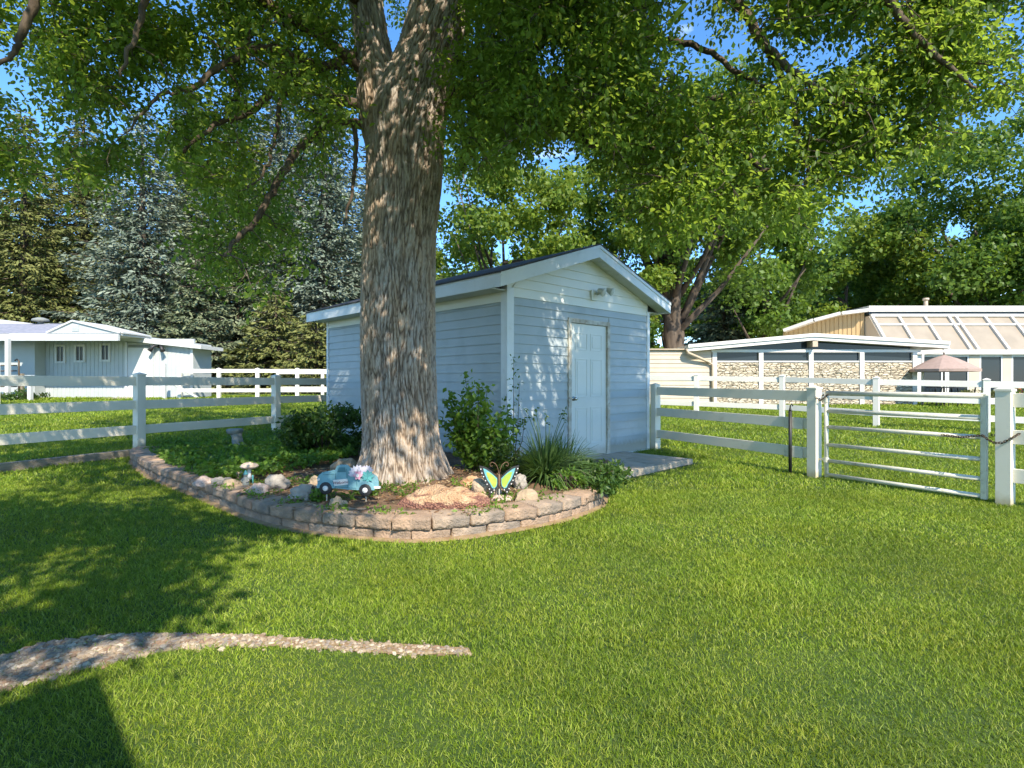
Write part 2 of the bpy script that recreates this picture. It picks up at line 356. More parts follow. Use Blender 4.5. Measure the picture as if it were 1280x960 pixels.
def blockmesh(L, Dp, H, seed, taper=.0):
    nxs, nys, nzs = 9, 6, 4; V = []; idx = {}; F_ = []
    def vid(i, j, k):
        if (i, j, k) not in idx:
            x = (i/nxs-.5)*L; y = (j/nys-.5)*Dp; z = k/nzs*H
            x *= 1-taper*(j/nys)
            # round the edges
            ex = min(i, nxs-i) == 0; ez = k == nzs; ey = min(j, nys-j) == 0
            if ez and (ex or ey): z -= .007
            if ex and ey: x *= .975
            n = noise.noise_vector(Vector((x*14+seed*7.1, y*14, z*14)))*.006+noise.noise_vector(Vector((x*40+seed*3.1, y*40, z*40)))*.004
            if j == 0: n = n*2.2; 
            if ex: n.x *= .3
            idx[(i, j, k)] = len(V); V.append((x+n.x, y+n.y, z+n.z*(1 if k else 0)))
        return idx[(i, j, k)]
    for i in range(nxs):
        for j in range(nys):
            F_.append((vid(i, j, nzs), vid(i+1, j, nzs), vid(i+1, j+1, nzs), vid(i, j+1, nzs)))
            F_.append((vid(i, j, 0), vid(i, j+1, 0), vid(i+1, j+1, 0), vid(i+1, j, 0)))
    for i in range(nxs):
        for k in range(nzs):
            F_.append((vid(i, 0, k), vid(i+1, 0, k), vid(i+1, 0, k+1), vid(i, 0, k+1)))
            F_.append((vid(i, nys, k), vid(i, nys, k+1), vid(i+1, nys, k+1), vid(i+1, nys, k)))
    for j in range(nys):
        for k in range(nzs):
            F_.append((vid(0, j, k), vid(0, j, k+1), vid(0, j+1, k+1), vid(0, j+1, k)))
            F_.append((vid(nxs, j, k), vid(nxs, j+1, k), vid(nxs, j+1, k+1), vid(nxs, j, k+1)))
    return V, F_
wall = empty('retaining_wall', (-.69, 4.4, 0))
tag(wall, 'low curved retaining wall of tan stone blocks around the flower bed', 'garden wall')
nb = 0
for course in range(2):
    s = .16 if course == 1 else 0.0; bl = .318
    while s+bl < arc[-1]+.1:
        p, t = at(s+bl/2); nrm = Vector((-t.y, t.x))
        if nrm.dot(Vector((-1.2, 6.5))-p) < 0: nrm = -nrm
        Dp = .30 if course else .26; off = Dp/2+(.0 if course else .012)
        c = p+nrm*off
        mb = MB(); mb.add(*blockmesh(bl-random.uniform(.006, .024), Dp, .095, nb, .06), True)
        z = hgt(p.x, p.y)+(.088 if course else -.008); z = z if course == 0 else z+random.uniform(-.002, .005)
        o = mb.build('block', M['block' if random.random() < .6 else 'block2'], wall)
        rzb = math.atan2(t.y, t.x)+random.uniform(-.035, .035)
        o.location = Vector((c.x, c.y, z))-wall.location; o.rotation_euler = (random.uniform(-.015, .015), random.uniform(-.015, .015), rzb)
        nb += 1; s += bl
# sandy footing strip
mb = MB(); n = 150; vs_ = []; fs = []
for i in range(n+1):
    s = arc[-1]*i/n; p, t = at(s); nrm = Vector((-t.y, t.x))
    if nrm.dot(Vector((-1.2, 6.5))-p) < 0: nrm = -nrm
    a = p-nrm*(.045+.03*noise.noise(Vector((s*3, 0, 0)))); b = p+nrm*.05
    z = hgt(p.x, p.y)
    vs_ += [(a.x, a.y, z+.004), (a.x*.5+b.x*.5, a.y*.5+b.y*.5, z+.02), (b.x, b.y, z+.02)]
for i in range(n):
    for k in range(2): fs.append((i*3+k, i*3+3+k, i*3+4+k, i*3+1+k))
mb.add(vs_, fs, True); struct(mb.build('sand_edging', M['sand']))
# bed soil sheet
sv = []; sf = []; step = .07
xs = np.arange(-6, 1.4, step); ys = np.arange(4.3, 13.2, step); idx = {}
def bedz(x, y):
    d = math.hypot(x+1.23, y-6.3)
    zs = .17+.035*noise.noise(Vector((x*1.3, y*1.3, 0)))+.012*noise.noise(Vector((x*7, y*7, 2)))+.05*math.exp(-d*d/.8)
    rr = sm((x-.35)/.6)*sm((7.2-y)/.5)
    return zs-.05*rr+ .05*sm((-x-3)/2)
inner = [p for p in bed_poly]
for a in range(len(xs)-1):
    for b in range(len(ys)-1):
        x = xs[a]+step/2; y = ys[b]+step/2
        if not inpoly(x, y, inner): continue
        dmin = min((Vector((x, y))-q).length for q in cv[::4])
        if dmin < .12: continue
        q = []
        for (i, j) in ((a, b), (a+1, b), (a+1, b+1), (a, b+1)):
            if (i, j) not in idx: idx[(i, j)] = len(sv); sv.append((xs[i], ys[j], bedz(xs[i], ys[j])))
            q.append(idx[(i, j)])
        sf.append(q)
mb = MB(); mb.add(sv, sf, True); struct(mb.build('soil', M['soil']))

# ------------------------------------------------------------------ gravel strip
gp_top = [(-260, 880), (-100, 846), (0, 822), (50, 807), (125, 796), (215, 794), (320, 796), (425, 802), (525, 807), (586, 811)]
gp_bot = [(590, 819), (500, 819), (350, 809), (280, 808), (200, 816), (115, 837), (50, 852), (0, 867), (-100, 905), (-260, 980)]
grav = [G(x, y).to_2d() for x, y in gp_top+gp_bot]
def rockverts(seed, sx, sy, sz, rough=.25, sub=1):
    import bmesh
    bm = bmesh.new(); bmesh.ops.create_icosphere(bm, subdivisions=sub, radius=1)
    for v in bm.verts:
        n = noise.noise(v.co*1.1+Vector((seed*3.7, seed, 0)))*rough*1.6+noise.noise(v.co*2.7+Vector((seed, seed*2, 5)))*rough*.8
        if sub > 2: n += noise.noise(v.co*7+Vector((seed, 3, 5)))*rough*.25
        v.co *= 1+n
    P = [Vector((v.co.x*sx, v.co.y*sy, v.co.z*sz)) for v in bm.verts]; Fc = [tuple(v.index for v in f.verts) for f in bm.faces]
    bm.free(); return P, Fc
bases = [rockverts(i, 1, .78, .55, .35, 1) for i in range(14)]
mb = MB(); bb = [(min(p.x for p in grav), max(p.x for p in grav)), (min(p.y for p in grav), max(p.y for p in grav))]
cnt = 0
while cnt < 4600:
    x = random.uniform(*bb[0]); y = random.uniform(*bb[1])
    if not inpoly(x, y, grav) and not (random.random() < .12 and inpoly(x+random.uniform(-.05, .05), y+random.uniform(-.05, .05), grav)): continue
    cnt += 1
    if x < -4.5 and random.random() < .5: continue
    r = random.uniform(.007, .021)*(1.2 if x < -1.2 else .8); P, Fc = random.choice(bases)
    R = Matrix.Rotation(random.uniform(0, 6.28), 3, 'Z') @ Matrix.Rotation(random.uniform(-.5, .5), 3, 'X')
    z = hgt(x, y)+r*.05+random.uniform(0, .006)
    mb.add([Vector((x, y, z))+(R@p)*r for p in P], Fc)
def pebmat():
    m, t, b = newmat('gravel_mix'); L = t.links.new
    g = nd(t, 'ShaderNodeNewGeometry'); cr = nd(t, 'ShaderNodeValToRGB'); e = cr.color_ramp.elements; cr.color_ramp.interpolation = 'CONSTANT'
    e[0].position = 0; e[0].color = (.33, .25, .17, 1); e[1].position = .85; e[1].color = (.46, .38, .29, 1)
    for p_, c_ in ((.2, (.24, .155, .10)), (.35, (.20, .155, .12)), (.45, (.32, .245, .17)), (.6, (.26, .21, .165)), (.72, (.24, .20, .17))):
        x = e.new(p_); x.color = (*c_, 1)
    L(g.outputs['Random Per Island'], cr.inputs[0]); L(cr.outputs[0], b.inputs['Base Color']); b.inputs['Roughness'].default_value = .9
    return m
M['pebmix'] = pebmat()
stuff(mb.build('gravel', M['pebmix']), 'strip of small tan and pink gravel stones curving through the lawn', 'gravel')
mb = MB(); tp = [G(x, y) for x, y in gp_top]; bt = [G(x, y) for x, y in reversed(gp_bot)]
vs_ = []; fs = []
for a, b in zip(tp, bt): vs_ += [(a.x, a.y, hgt(a.x, a.y)+.006), (b.x, b.y, hgt(b.x, b.y)+.006)]
for i in range(len(tp)-1): fs.append((2*i, 2*i+1, 2*i+3, 2*i+2))
mb.add(vs_, fs); struct(mb.build('gravel_bed', M['sand']))

# ------------------------------------------------------------------ grass blades
slab_poly = [S2(.6, -1.4), S2(2.75, -1.4), S2(2.75, 0), S2(.6, 0)]
shed_poly = [S2(-.02, 0), S2(3.45, 0), S2(3.45, 5.5), S2(-.02, 5.5)]
bedgrow = [p-((Vector((-1.2, 6.5))-p).normalized()*.05) for p in cv[::6]]+bed_poly[len(cv[::6]):]
def pip(X, Y, P):
    c = np.zeros(len(X), bool); j = len(P)-1
    for i in range(len(P)):
        xi, yi, xj, yj = P[i][0], P[i][1], P[j][0], P[j][1]
        if yj != yi:
            m_ = ((yi > Y) != (yj > Y)) & (X < (xj-xi)*(Y-yi)/(yj-yi)+xi); c ^= m_
        j = i
    return c
gxx, gyy = np.array(gx), np.array(gy); GH = np.array([v[2] for v in V]).reshape(len(gy), nx)
def hgt_np(X, Y):
    ix = np.clip(np.searchsorted(gxx, X)-1, 0, nx-2); iy = np.clip(np.searchsorted(gyy, Y)-1, 0, len(gy)-2)
    tx = (X-gxx[ix])/(gxx[ix+1]-gxx[ix]); ty = (Y-gyy[iy])/(gyy[iy+1]-gyy[iy])
    return (GH[iy, ix]*(1-tx)+GH[iy, ix+1]*tx)*(1-ty)+(GH[iy+1, ix]*(1-tx)+GH[iy+1, ix+1]*tx)*ty
GV = []; GT = []; off = 0
bands = [(1.3, 2.6, 27000, .022, .0025), (2.6, 4.2, 18000, .026, .0033), (4.2, 6.5, 9000, .031, .0046), (6.5, 10, 2500, .044, .008), (10, 18, 800, .055, .014), (18, 26, 220, .07, .03)]
for (a, b, dens, H, Wd) in bands:
    xa = -(1.0*b+.6); xb = -xa; n = int((b-a)*(xb-xa)*dens)
    X = rng.uniform(xa, xb, n); Y = rng.uniform(a, b, n)
    k = np.abs(X) < Y*1.0+.5
    k &= ~pip(X, Y, bedgrow) & ~pip(X, Y, slab_poly) & ~pip(X, Y, shed_poly)
    ing = pip(X, Y, grav); k &= ~ing | (rng.random(n) < .07)
    X = X[k]; Y = Y[k]; n = len(X); Z = hgt_np(X, Y)-.004
    hh = H*rng.uniform(.3, 1.35, n)*(1+.25*np.sin(X*3.1+np.cos(Y*2.3))*np.cos(Y*2.7))
    ang = rng.uniform(0, 2*math.pi, n); lean = rng.uniform(.1, 1.5, n)*hh
    # leaning drifts in patches, mown look
    la = rng.uniform(0, 2*math.pi, n); 
    dx = np.cos(la)*lean; dy = np.sin(la)*lean
    wx = np.cos(ang)*Wd*.5*rng.uniform(.7, 1.4, n); wy = np.sin(ang)*Wd*.5*rng.uniform(.7, 1.4, n)
    P0 = np.stack([X-wx, Y-wy, Z], 1); P1 = np.stack([X+wx, Y+wy, Z], 1)
    P2 = np.stack([X+wx*.8+dx*.4, Y+wy*.8+dy*.4, Z+hh*.6], 1); P3 = np.stack([X-wx*.8+dx*.4, Y-wy*.8+dy*.4, Z+hh*.6], 1)
    P4 = np.stack([X+dx, Y+dy, Z+hh*.92], 1)
    GV.append(np.stack([P0, P1, P2, P3, P4], 1).reshape(-1, 3)); i = np.arange(n)*5+off; off += n*5
    GT.append(np.concatenate([np.stack([i, i+1, i+2], 1), np.stack([i, i+2, i+3], 1), np.stack([i+3, i+2, i+4], 1)]))
gr = npmesh('grass', np.concatenate(GV), np.concatenate(GT), M['grass'])
stuff(gr, 'mown green lawn grass', 'grass')

# ------------------------------------------------------------------ shed
shed = empty('shed', (C0.x, C0.y, 0), SRZ)
tag(shed, 'pale blue lap-sided garden shed with white trim and a white door, behind the big tree', 'shed')
SW, SL = 3.43, 5.44; ZB = .046; ZG = 2.43; PITCH = .3365
def siding(mb, axis, a0, a1, z0, z1, pitch, sign=-1, plane=0, clip=None, holes=(), prot=.02):
    z = z0
    while z < z1-1e-4:
        zt = min(z+pitch, z1)
        segs = [(a0, a1)]
        for (h0, h1, hz0, hz1) in holes:
            if z < hz1-.02 and zt > hz0+.02:
                ns = []
                for s0, s1 in segs:
                    if h0 > s0: ns.append((s0, min(h0, s1)))
                    if h1 < s1: ns.append((max(h1, s0), s1))
                segs = ns
        for s0, s1 in segs:
            b0, b1, t0, t1 = s0, s1, s0, s1
            if clip: (b0, b1), (t0, t1) = clip(z), clip(zt)
            def P(a, o, zz): return (a, plane+sign*o, zz) if axis == 'x' else (plane+sign*o, a, zz)
            vs_ = [P(b0, 0, z), P(b1, 0, z), P(b1, prot, z), P(b0, prot, z), P(b0, prot*.9, z+.01), P(b1, prot*.9, z+.01), P(t1, .004, zt), P(t0, .004, zt), P(t0, 0, zt), P(t1, 0, zt)]
            mb.add(vs_, [(0, 1, 2, 3), (3, 2, 5, 4), (4, 5, 6, 7), (7, 6, 9, 8), (0, 3, 4, 7, 8), (1, 9, 6, 5, 2)])
        z = zt
# backing
mb = MB(); mb.bx((.0, .001, ZB), (1.24, .08, ZG)); mb.bx((2.28, .001, ZB), (SW, .08, ZG)); mb.bx((1.24, .001, 2.23), (2.28, .08, ZG))
siding(mb, 'x', .10, SW-.05, ZB+.02, ZG, .1325, holes=[(1.24, 2.28, 0, 2.235)])
mb.build('front_wall', M['blue'], shed)
mb = MB(); mb.bx((.001, .081, ZB), (.08, SL, 2.38)); siding(mb, 'y', .10, SL-.06, ZB+.02, 2.36, .1325, -1, 0)
mb.build('side_wall', M['blue'], shed)
mb = MB(); mb.bx((SW-.08, .081, ZB), (SW-.001, SL, 2.5)); siding(mb, 'y', .02, SL-.02, ZB+.02, 2.5, .1325, 1, SW)
mb.build('side_wall', M['blue'], shed)
mb = MB(); mb.bx((.082, SL-.08, ZB), (SW-.082, SL-.002, 2.5)); siding(mb, 'x', .02, SW-.02, ZB+.02, 2.5, .1325, 1, SL); mb.build('rear_wall', M['blue'], shed)
mb = MB(); mb.prism([(.0, SL-.001, 2.51), (SW, SL-.001, 2.51), (SW/2, SL-.001, 3.15)], (0, -.07, 0)); mb.build('gable_wall', M['cream'], shed)
mb = MB(); mb.prism([(.0, .002, ZG+.001), (SW, .002, ZG+.001), (SW, .002, 2.635), (SW/2, .002, 3.21), (0, .002, 2.635)], (0, .07, 0))
gz = lambda z: (max(.1, (z-2.63)/PITCH+.02), min(SW-.05, SW-(z-2.63)/PITCH-.02))
siding(mb, 'x', .1, SW-.05, ZG, 3.19, .1325, clip=gz); mb.build('gable_wall', M['cream'], shed)
mb = MB(); siding(mb, 'y', .10, SL-.06, 2.36, 2.53, .17, -1, -.003); mb.build('frieze', M['cream'], shed)
mb = MB(); mb.bx((-.028, -.028, ZB), (.10, .0, 2.55)); mb.bx((-.028, .0005, ZB), (0, .10, 2.55)); mb.build('corner_trim', M['white'], shed, .003)
mb = MB(); mb.bx((SW-.055, -.026, ZB), (SW+.026, 0, 2.50)); mb.bx((SW+.0005, .0005, ZB), (SW+.026, .07, 2.50)); mb.build('corner_trim', M['white'], shed, .003)
mb = MB(); mb.bx((-.026, SL-.06, ZB), (0, SL+.02, 2.5)); mb.build('corner_trim', M['white'], shed, .003)
mb = MB(); mb.bx((.10, -.022, ZB-.04), (1.24, 0.02, ZB+.022)); mb.build('base_trim', M['white'], shed); mb = MB(); mb.bx((2.28, -.022, ZB-.04), (SW-.055, .02, ZB+.022)); mb.build('base_trim', M['white'], shed)
# roof
ov = .35; vf = -.25; vb = SL+.25; zr = lambda u: 3.37-abs(u-SW/2)*PITCH
mb = MB()
for sg in (-1, 1):
    ue = SW/2+sg*(SW/2+ov+.02)
    P = [(SW/2, vf-.015, zr(SW/2)), (ue, vf-.015, zr(ue)), (ue, vf-.015, zr(ue)+.022), (SW/2, vf-.015, zr(SW/2)+.022)]
    if sg == 1: P = P[::-1]
    mb.prism(P, (0, vb-vf+.03, 0))
roof = mb.build('roof', M['shingle'], shed)
mb = MB(); mb.bx((-ov, vf+.02, 2.487), (-ov+.022, vb-.02, 2.677)); mb.build('fascia', M['white'], roof, .003)
mb = MB(); mb.bx((SW+ov-.022, vf+.02, 2.487), (SW+ov, vb-.02, 2.677)); mb.build('fascia', M['white'], roof, .003)
for v0 in (vf, vb-.022):
    mb = MB()
    for sg in (-1, 1):
        ue = SW/2+sg*(SW/2+ov)
        P = [(SW/2, v0, zr(SW/2)-.19), (ue, v0, zr(ue)-.19), (ue, v0, zr(ue)-.001), (SW/2, v0, zr(SW/2)-.001)]
        if sg == 1: P = P[::-1]
        mb.prism(P, (0, .022, 0))
        P = [(SW/2, v0-.012, zr(SW/2)-.05), (ue, v0-.012, zr(ue)-.05), (ue, v0-.012, zr(ue)-.001), (SW/2, v0-.012, zr(SW/2)-.001)]
        if sg == 1: P = P[::-1]
        mb.prism(P, (0, .011, 0))
    mb.build('rake_board', M['white'], roof, .002)
mb = MB()
for sg in (-1, 1):
    # sloped rake soffit in slats
    ns = 14
    for i in range(ns):
        u0 = SW/2+sg*(.02+(SW/2+ov-.05)*i/ns); u1 = SW/2+sg*(.02+(SW/2+ov-.05)*(i+.94)/ns)
        P = [(u0, vf+.024, zr(u0)-.165), (u1, vf+.024, zr(u1)-.165), (u1, vf+.024, zr(u1)-.15), (u0, vf+.024, zr(u0)-.15)]
        if sg == 1: P = P[::-1]
        mb.prism(P, (0, .225, 0))
mb.bx((-ov+.024, .001, 2.497), (-.002, vb-.03, 2.512)); mb.bx((SW+.002, .001, 2.497), (SW+ov-.024, vb-.03, 2.512))
mb.build('soffit', M['soffit'], roof)
# door
fr = MB(); fr.bx((1.24, -.035, .06), (1.31, .03, 2.235)); fr.bx((2.21, -.035, .06), (2.28, .03, 2.235)); fr.bx((1.311, -.033, 2.165), (2.209, .03, 2.232))
door = MB(); door.bx((1.315, -.0, .1), (2.205, .035, 2.16))
for (a, b) in ((1.43, 1.72), (1.80, 2.09)):
    for (z0, z1) in ((.28, .86), (1.02, 1.62), (1.75, 2.02)):
        # moulded panel: raised ring and raised field
        for (i0, i1, o) in ((0, .014, .006),):
            door.bx((a, -o, z0), (b, .001, z0+.014)); door.bx((a, -o, z1-.014), (b, .001, z1)); door.bx((a, -o, z0+.0145), (a+.014, .001, z1-.0145)); door.bx((b-.014, -o, z0+.0145), (b, .001, z1-.0145))
        door.bx((a+.045, -.005, z0+.045), (b-.045, .001, z1-.045))
d_ = door.build('door', M['door'], shed, .002); fr.build('frame', M['frame'], d_, .003)
kb = MB(); kb.tube([(1.385, .0, 1.0), (1.385, -.012, 1.0)], .034, 16); kb.tube([(1.385, -.012, 1.0), (1.385, -.035, 1.0), (1.385, -.045, 1.0), (1.385, -.06, 1.0), (1.385, -.07, 1.0)], [.013, .013, .027, .03, .018], 16)
kb.build('knob', M['metal'], d_)
th = MB(); th.bx((1.315, -.05, .055), (2.205, .03, .095)); th.build('threshold', M['frame'], d_)
# floodlight
fl = MB(); fl.bx((1.78, -.05, 2.55), (1.93, -.021, 2.71)); fo = fl.build('floodlight', M['cream'], shed, .004)
for (ux, dx) in ((1.86, .04), (1.90, .22)):
    m2 = MB(); c = Vector((ux, -.05, 2.65)); e = Vector((ux+dx, -.14, 2.68+dx*.2))
    m2.tube([c, c.lerp(e, .5)], .016, 10); d = Vector((.25, -.7, -.35)).normalized()
    m2.tube([e-d*.06, e-d*.03, e, e+d*.05, e+d*.055], [.028, .044, .05, .072, .066], 14)
    m2.build('lamp_head', M['soffit'], fo)

# step slabs
stp = empty('concrete_step', (S2(1.7, -.65).x, S2(1.7, -.65).y, 0), SRZ)
tag(stp, 'low worn concrete step slab in front of the shed door', 'step')
for (a, b) in ((-1.0, .07), (.078, .95)):
    m2 = MB(); m2.bx((a, -.65, -.05), (b, .62, .088)); m2.build('slab', M['concrete'], stp, .008)

# ------------------------------------------------------------------ fences
RZ = [(1.00, 1.14), (.63, .77), (.24, .38)]
def fence(name_pts, label, mt, group=None, ph=1.18, pw=.127, rh=None, skip=(), ext=(None, None), posts=None, rails=RZ):
    pts = [Vector(p) for p in name_pts]
    f = empty('rail_fence', (pts[0].x, pts[0].y, pts[0].z)); tag(f, label, 'fence', group); o0 = Vector(pts[0])
    for i, p in enumerate(pts):
        if posts is not None and i not in posts: continue
        q = pts[min(i+1, len(pts)-1)]-pts[max(i-1, 0)]; rz = math.atan2(q.y, q.x)
        m = MB(); m.box((0, 0, ph/2-.04), (pw, pw, ph+.04), 0)
        po = m.build('post', mt, f, .004); po.location = p-o0; po.rotation_euler = (0, 0, rz)
        m = MB(); hw = pw/2+.008
        m.add([(-hw, -hw, ph-.02), (hw, -hw, ph-.02), (hw, hw, ph-.02), (-hw, hw, ph-.02), (-hw, -hw, ph+.002), (hw, -hw, ph+.002), (hw, hw, ph+.002), (-hw, hw, ph+.002), (0, 0, ph+.03)],
              [(3, 2, 1, 0), (0, 1, 5, 4), (1, 2, 6, 5), (2, 3, 7, 6), (3, 0, 4, 7), (4, 5, 8), (5, 6, 8), (6, 7, 8), (7, 4, 8)])
        m.build('post_cap', mt, po)
    for i in range(len(pts)-1):
        a, b = pts[i], pts[i+1]; d = (b-a).normalized()
        for z0, z1 in rails:
            za = (z0+z1)/2; m = MB()
            m.beam(a-o0+Vector((0, 0, za))+d*.04, b-o0+Vector((0, 0, za))-d*.04, .038, z1-z0); m.build('rail', mt, f, .003)
    return f
def gp(x, y): return Vector((x, y, hgt(x, y)))
PA, PB, PC = Vector((2.56, 10.0, .03)), Vector((3.98, 7.375, 0)), Vector((5.02, 5.70, 0))
fence([PA, PB], 'white three-rail fence between the shed corner and the metal gate', M['vinyl'])
dF = (PC-PB).normalized()
fence([PC, PC+dF*2.4, PC+dF*4.8], 'white three-rail fence to the right of the chained gate, nearest the camera', M['vinyl'])
fl_ = [Vector((FP0.x+FD.x*k*2.661, FP0.y+FD.y*k*2.661, .2)) for k in (-2, -1, 0, 1, 2)]
fence(fl_, 'shaded white three-rail fence crossing the left lawn behind the flower bed', M['vinyl'])
far = [(-2.2, 21.9), (-.3, 20.6), (1.6, 19.3), (3.57, 18.0), (5.5, 16.7), (7.43, 15.4), (8.88, 13.65), (10.55, 12.45), (12.3, 11.2), (14.1, 10.0)]
fence([gp(*p) for p in far], 'sunlit white three-rail fence in front of the stone house', M['vinylfar'])
lf = [W(x, 497.5, 21.7) for x in (225, 272, 319, 368, 410)]
lf2 = [Vector((p.x, 21.7+(i*.1), .63)) for i, p in enumerate(lf)]; fence(lf2, 'distant white three-rail fence in front of the spruces beside the pale barn', M['vinylfar'], ph=1.16)
lf3 = [Vector((-11.5+2.2*i, 27.5, .66)) for i in range(6)]; fence(lf3, 'farthest thin white fence seen through the rails below the spruces', M['vinylfar'], ph=1.1)
fence([gp(-19.5, 18.6), gp(-16.2, 17.6), gp(-13.6, 17.4)][:2], 'white two-post fence piece at the left edge in front of the pale barn', M['vinylfar'], ph=1.3)
# wall under left fence
kb = MB(); k0 = FP0-FD*6+FN*-.07; k1 = FP0+FN*-.07-FD*.05
kb.beam((k0.x, k0.y, .10), (k1.x, k1.y, .11), .10, .22); tag(kb.build('kerb_beam', M['kerb'], bevel=.01), 'low weathered concrete kerb under the left fence', 'kerb')
# gate
gate = empty('metal_gate', (PB.x, PB.y, 0)); tag(gate, 'galvanised tube field gate with six rails, chained shut', 'gate')
ga = PB-PB+dF*.16; gb = dF*1.80
for z in (1.11, .88, .675, .445, .24, .06):
    r = .024 if z != 1.11 else .03
    m = MB(); m.tube([ga+Vector((0, 0, z)), gb+Vector((0, 0, z))], r, 12, smooth=True); m.build('rail', M['gate'], gate)
m = MB(); m.tube([ga+Vector((0, 0, .03)), ga+Vector((0, 0, 1.12))], .026, 12); m.build('stile', M['gate'], gate)
m = MB(); m.beam(gb+Vector((0, 0, .03)), gb+Vector((0, 0, 1.13)), .055, .055, up=(dF.x, dF.y, 0)); m.build('stile', M['gate'], gate, .008)
for z in (.25, 1.02):
    m = MB(); m.tube([dF*.06+Vector((0, 0, z)), dF*.16+Vector((0, 0, z))], .014, 8); m.disk(dF*.16+Vector((0, 0, z-.03)), .034, .06, 'z', 14); m.build('hinge', M['gate'], gate)
# chain
def chain_mesh(path, r=.013, t=.0038):
    m = MB(); L = 0; P = [Vector(p) for p in path]; seg = [(P[i+1]-P[i]).length for i in range(len(P)-1)]; tot = sum(seg); s = 0; k = 0
    while s < tot:
        a = s; i = 0
        while i < len(seg)-1 and a > seg[i]: a -= seg[i]; i += 1
        p = P[i].lerp(P[i+1], min(1, a/seg[i])); d = (P[i+1]-P[i]).normalized()
        u = d.cross(Vector((0, 0, 1))).normalized() if k % 2 else d.cross(Vector((1, .3, 0))).normalized()
        ring = [p+d*math.cos(q)*r*1.35+u*math.sin(q)*r*.8 for q in np.linspace(0, 2*math.pi, 11)]
        m.tube(ring, t, 6, cap=False); s += r*1.75; k += 1
    return m
g3 = lambda k, z, o=0: PB+dF*k+Vector((-.87*o, -.5*o, z)) 
mb = chain_mesh([g3(1.45, .675, .035), g3(1.62, .665, .05), g3(1.80, .70, .05), g3(1.86, .66, .07), g3(1.92, .635, .10), g3(1.98, .64, .1), g3(2.05, .69, .09), g3(2.09, .74, .02), g3(2.03, .72, -.09), g3(1.84, .70, -.05)])
tag(mb.build('chain', M['chain']), 'dark rusty chain wrapped round the gate post and the gate end', 'chain')
mb = chain_mesh([g3(.07, 1.05, .07), g3(.12, 1.02, .06), g3(.2, 1.09, .04), g3(.14, 1.10, -.04), g3(.02, 1.06, -.08)]); tag(mb.build('chain', M['chain']), 'short dark chain at the hinge end of the gate', 'chain')
# black bar
bp = PB-dF*.30+Vector((-.87*.05, -.5*.05, 0)); bar = empty('drop_bar', bp)
tag(bar, 'upright black metal bar strapped to the fence beside the gate post', 'metal bar')
m = MB(); m.tube([(0, 0, .0), (0, 0, .86)], .022, 10); m.tube([(0, 0, .86), (0, 0, .90)], [.022, .012], 10); m.build('rod', M['black'], bar)
m = MB(); m.tube([(-.0, 0, .88), (.0, 0, .93), (.015, -.01, .96), (.03, -.01, .93)], .009, 8); m.build('hook', M['black'], bar)
for z in (.31, .70):
    m = MB(); m.beam(-dF*.10+Vector((.02, .012, z)), dF*.16+Vector((.02, .012, z)), .02, .15); m.build('clamp_plate', M['gate'], bar, .003)

# ------------------------------------------------------------------ the big tree
def bark_tube(pts, n=300, dz=.014, seed=0, depth=.024, flare=None, cap=True):
    # pts: list of (Vector, radius)
    ctrl = [p for p, r in pts]; rad = [r for p, r in pts]
    path = catmull(ctrl, 16); R = []
    for i in range(len(pts)-1):
        for k in range(16):
            t = k/16; R.append(rad[i]*(1-t)+rad[i+1]*t)
    R.append(rad[-1])
    A = [0]
    for i in range(1, len(path)): A.append(A[-1]+(path[i]-path[i-1]).length)
    m = int(A[-1]/dz); V = []; ridge = []
    Aa = np.array(A)
    for j in range(m+1):
        s = A[-1]*j/m; i = min(len(path)-2, int(np.searchsorted(Aa, s, side='right'))-1); t = (s-A[i])/(A[i+1]-A[i])
        p = path[i].lerp(path[i+1], t); r = R[i]*(1-t)+R[i+1]*t
        d = (path[min(i+2, len(path)-1)]-path[max(i-1, 0)]).normalized()
        u = (Vector((1, 0, 0))-d*d.x).normalized(); v = d.cross(u)
        for k in range(n):
            a = 2*math.pi*k/n; ca, sa = math.cos(a), math.sin(a)
            q = Vector((ca*r, sa*r, s))
            warp = noise.noise(Vector((q.x*3, q.y*3, s*1.6+seed)))*.022
            q1 = Vector(((q.x+warp)*33, (q.y+warp)*33, s*4.2+seed*5))
            v1 = noise.noise(q1); v2 = noise.noise(Vector(((q.x+warp)*75, (q.y+warp)*75, s*14+seed)))
            rg = min(1, abs(v1)*3.4)
            rg2 = min(1, abs(v2)*3)
            h = rg*.62+rg2*.38
            big = noise.noise(Vector((ca*1.6, sa*1.6, s*.9+seed)))*.035
            fl_ = 0
            if flare and s < flare[0]:
                tt = (1-s/flare[0])**2.2; fl_ = tt*flare[1]*(1+.9*noise.noise(Vector((ca*2.2, sa*2.2, 3))))
            rr = r*(1+big)+fl_+(h-.5)*depth+(noise.noise(Vector((ca*4+seed, sa*4, s*1.3)))*.014)
            V.append(p+(u*ca+v*sa)*rr); ridge.append(h)
    jj, kk = np.meshgrid(np.arange(m), np.arange(n), indexing='ij'); a = jj*n+kk; b = jj*n+(kk+1) % n
    Q = np.stack([a, b, b+n, a+n], -1).reshape(-1, 4)
    return np.array([tuple(x) for x in V]), Q, np.array(ridge)
def merge(parts):
    Vs = []; Qs = []; Rs = []; o = 0
    for V_, Q_, R_ in parts: Vs.append(V_); Qs.append(Q_+o); Rs.append(R_); o += len(V_)
    return np.concatenate(Vs), np.concatenate(Qs), np.concatenate(Rs)
TD = 6.3
big = empty('maple_tree', (-1.23, TD, .15)); tag(big, 'huge old tree with deeply furrowed forked trunk rising from the flower bed', 'tree')
def T(px, py, wpx, D=TD): return (W(px, py, D), wpx*.5/F*D)
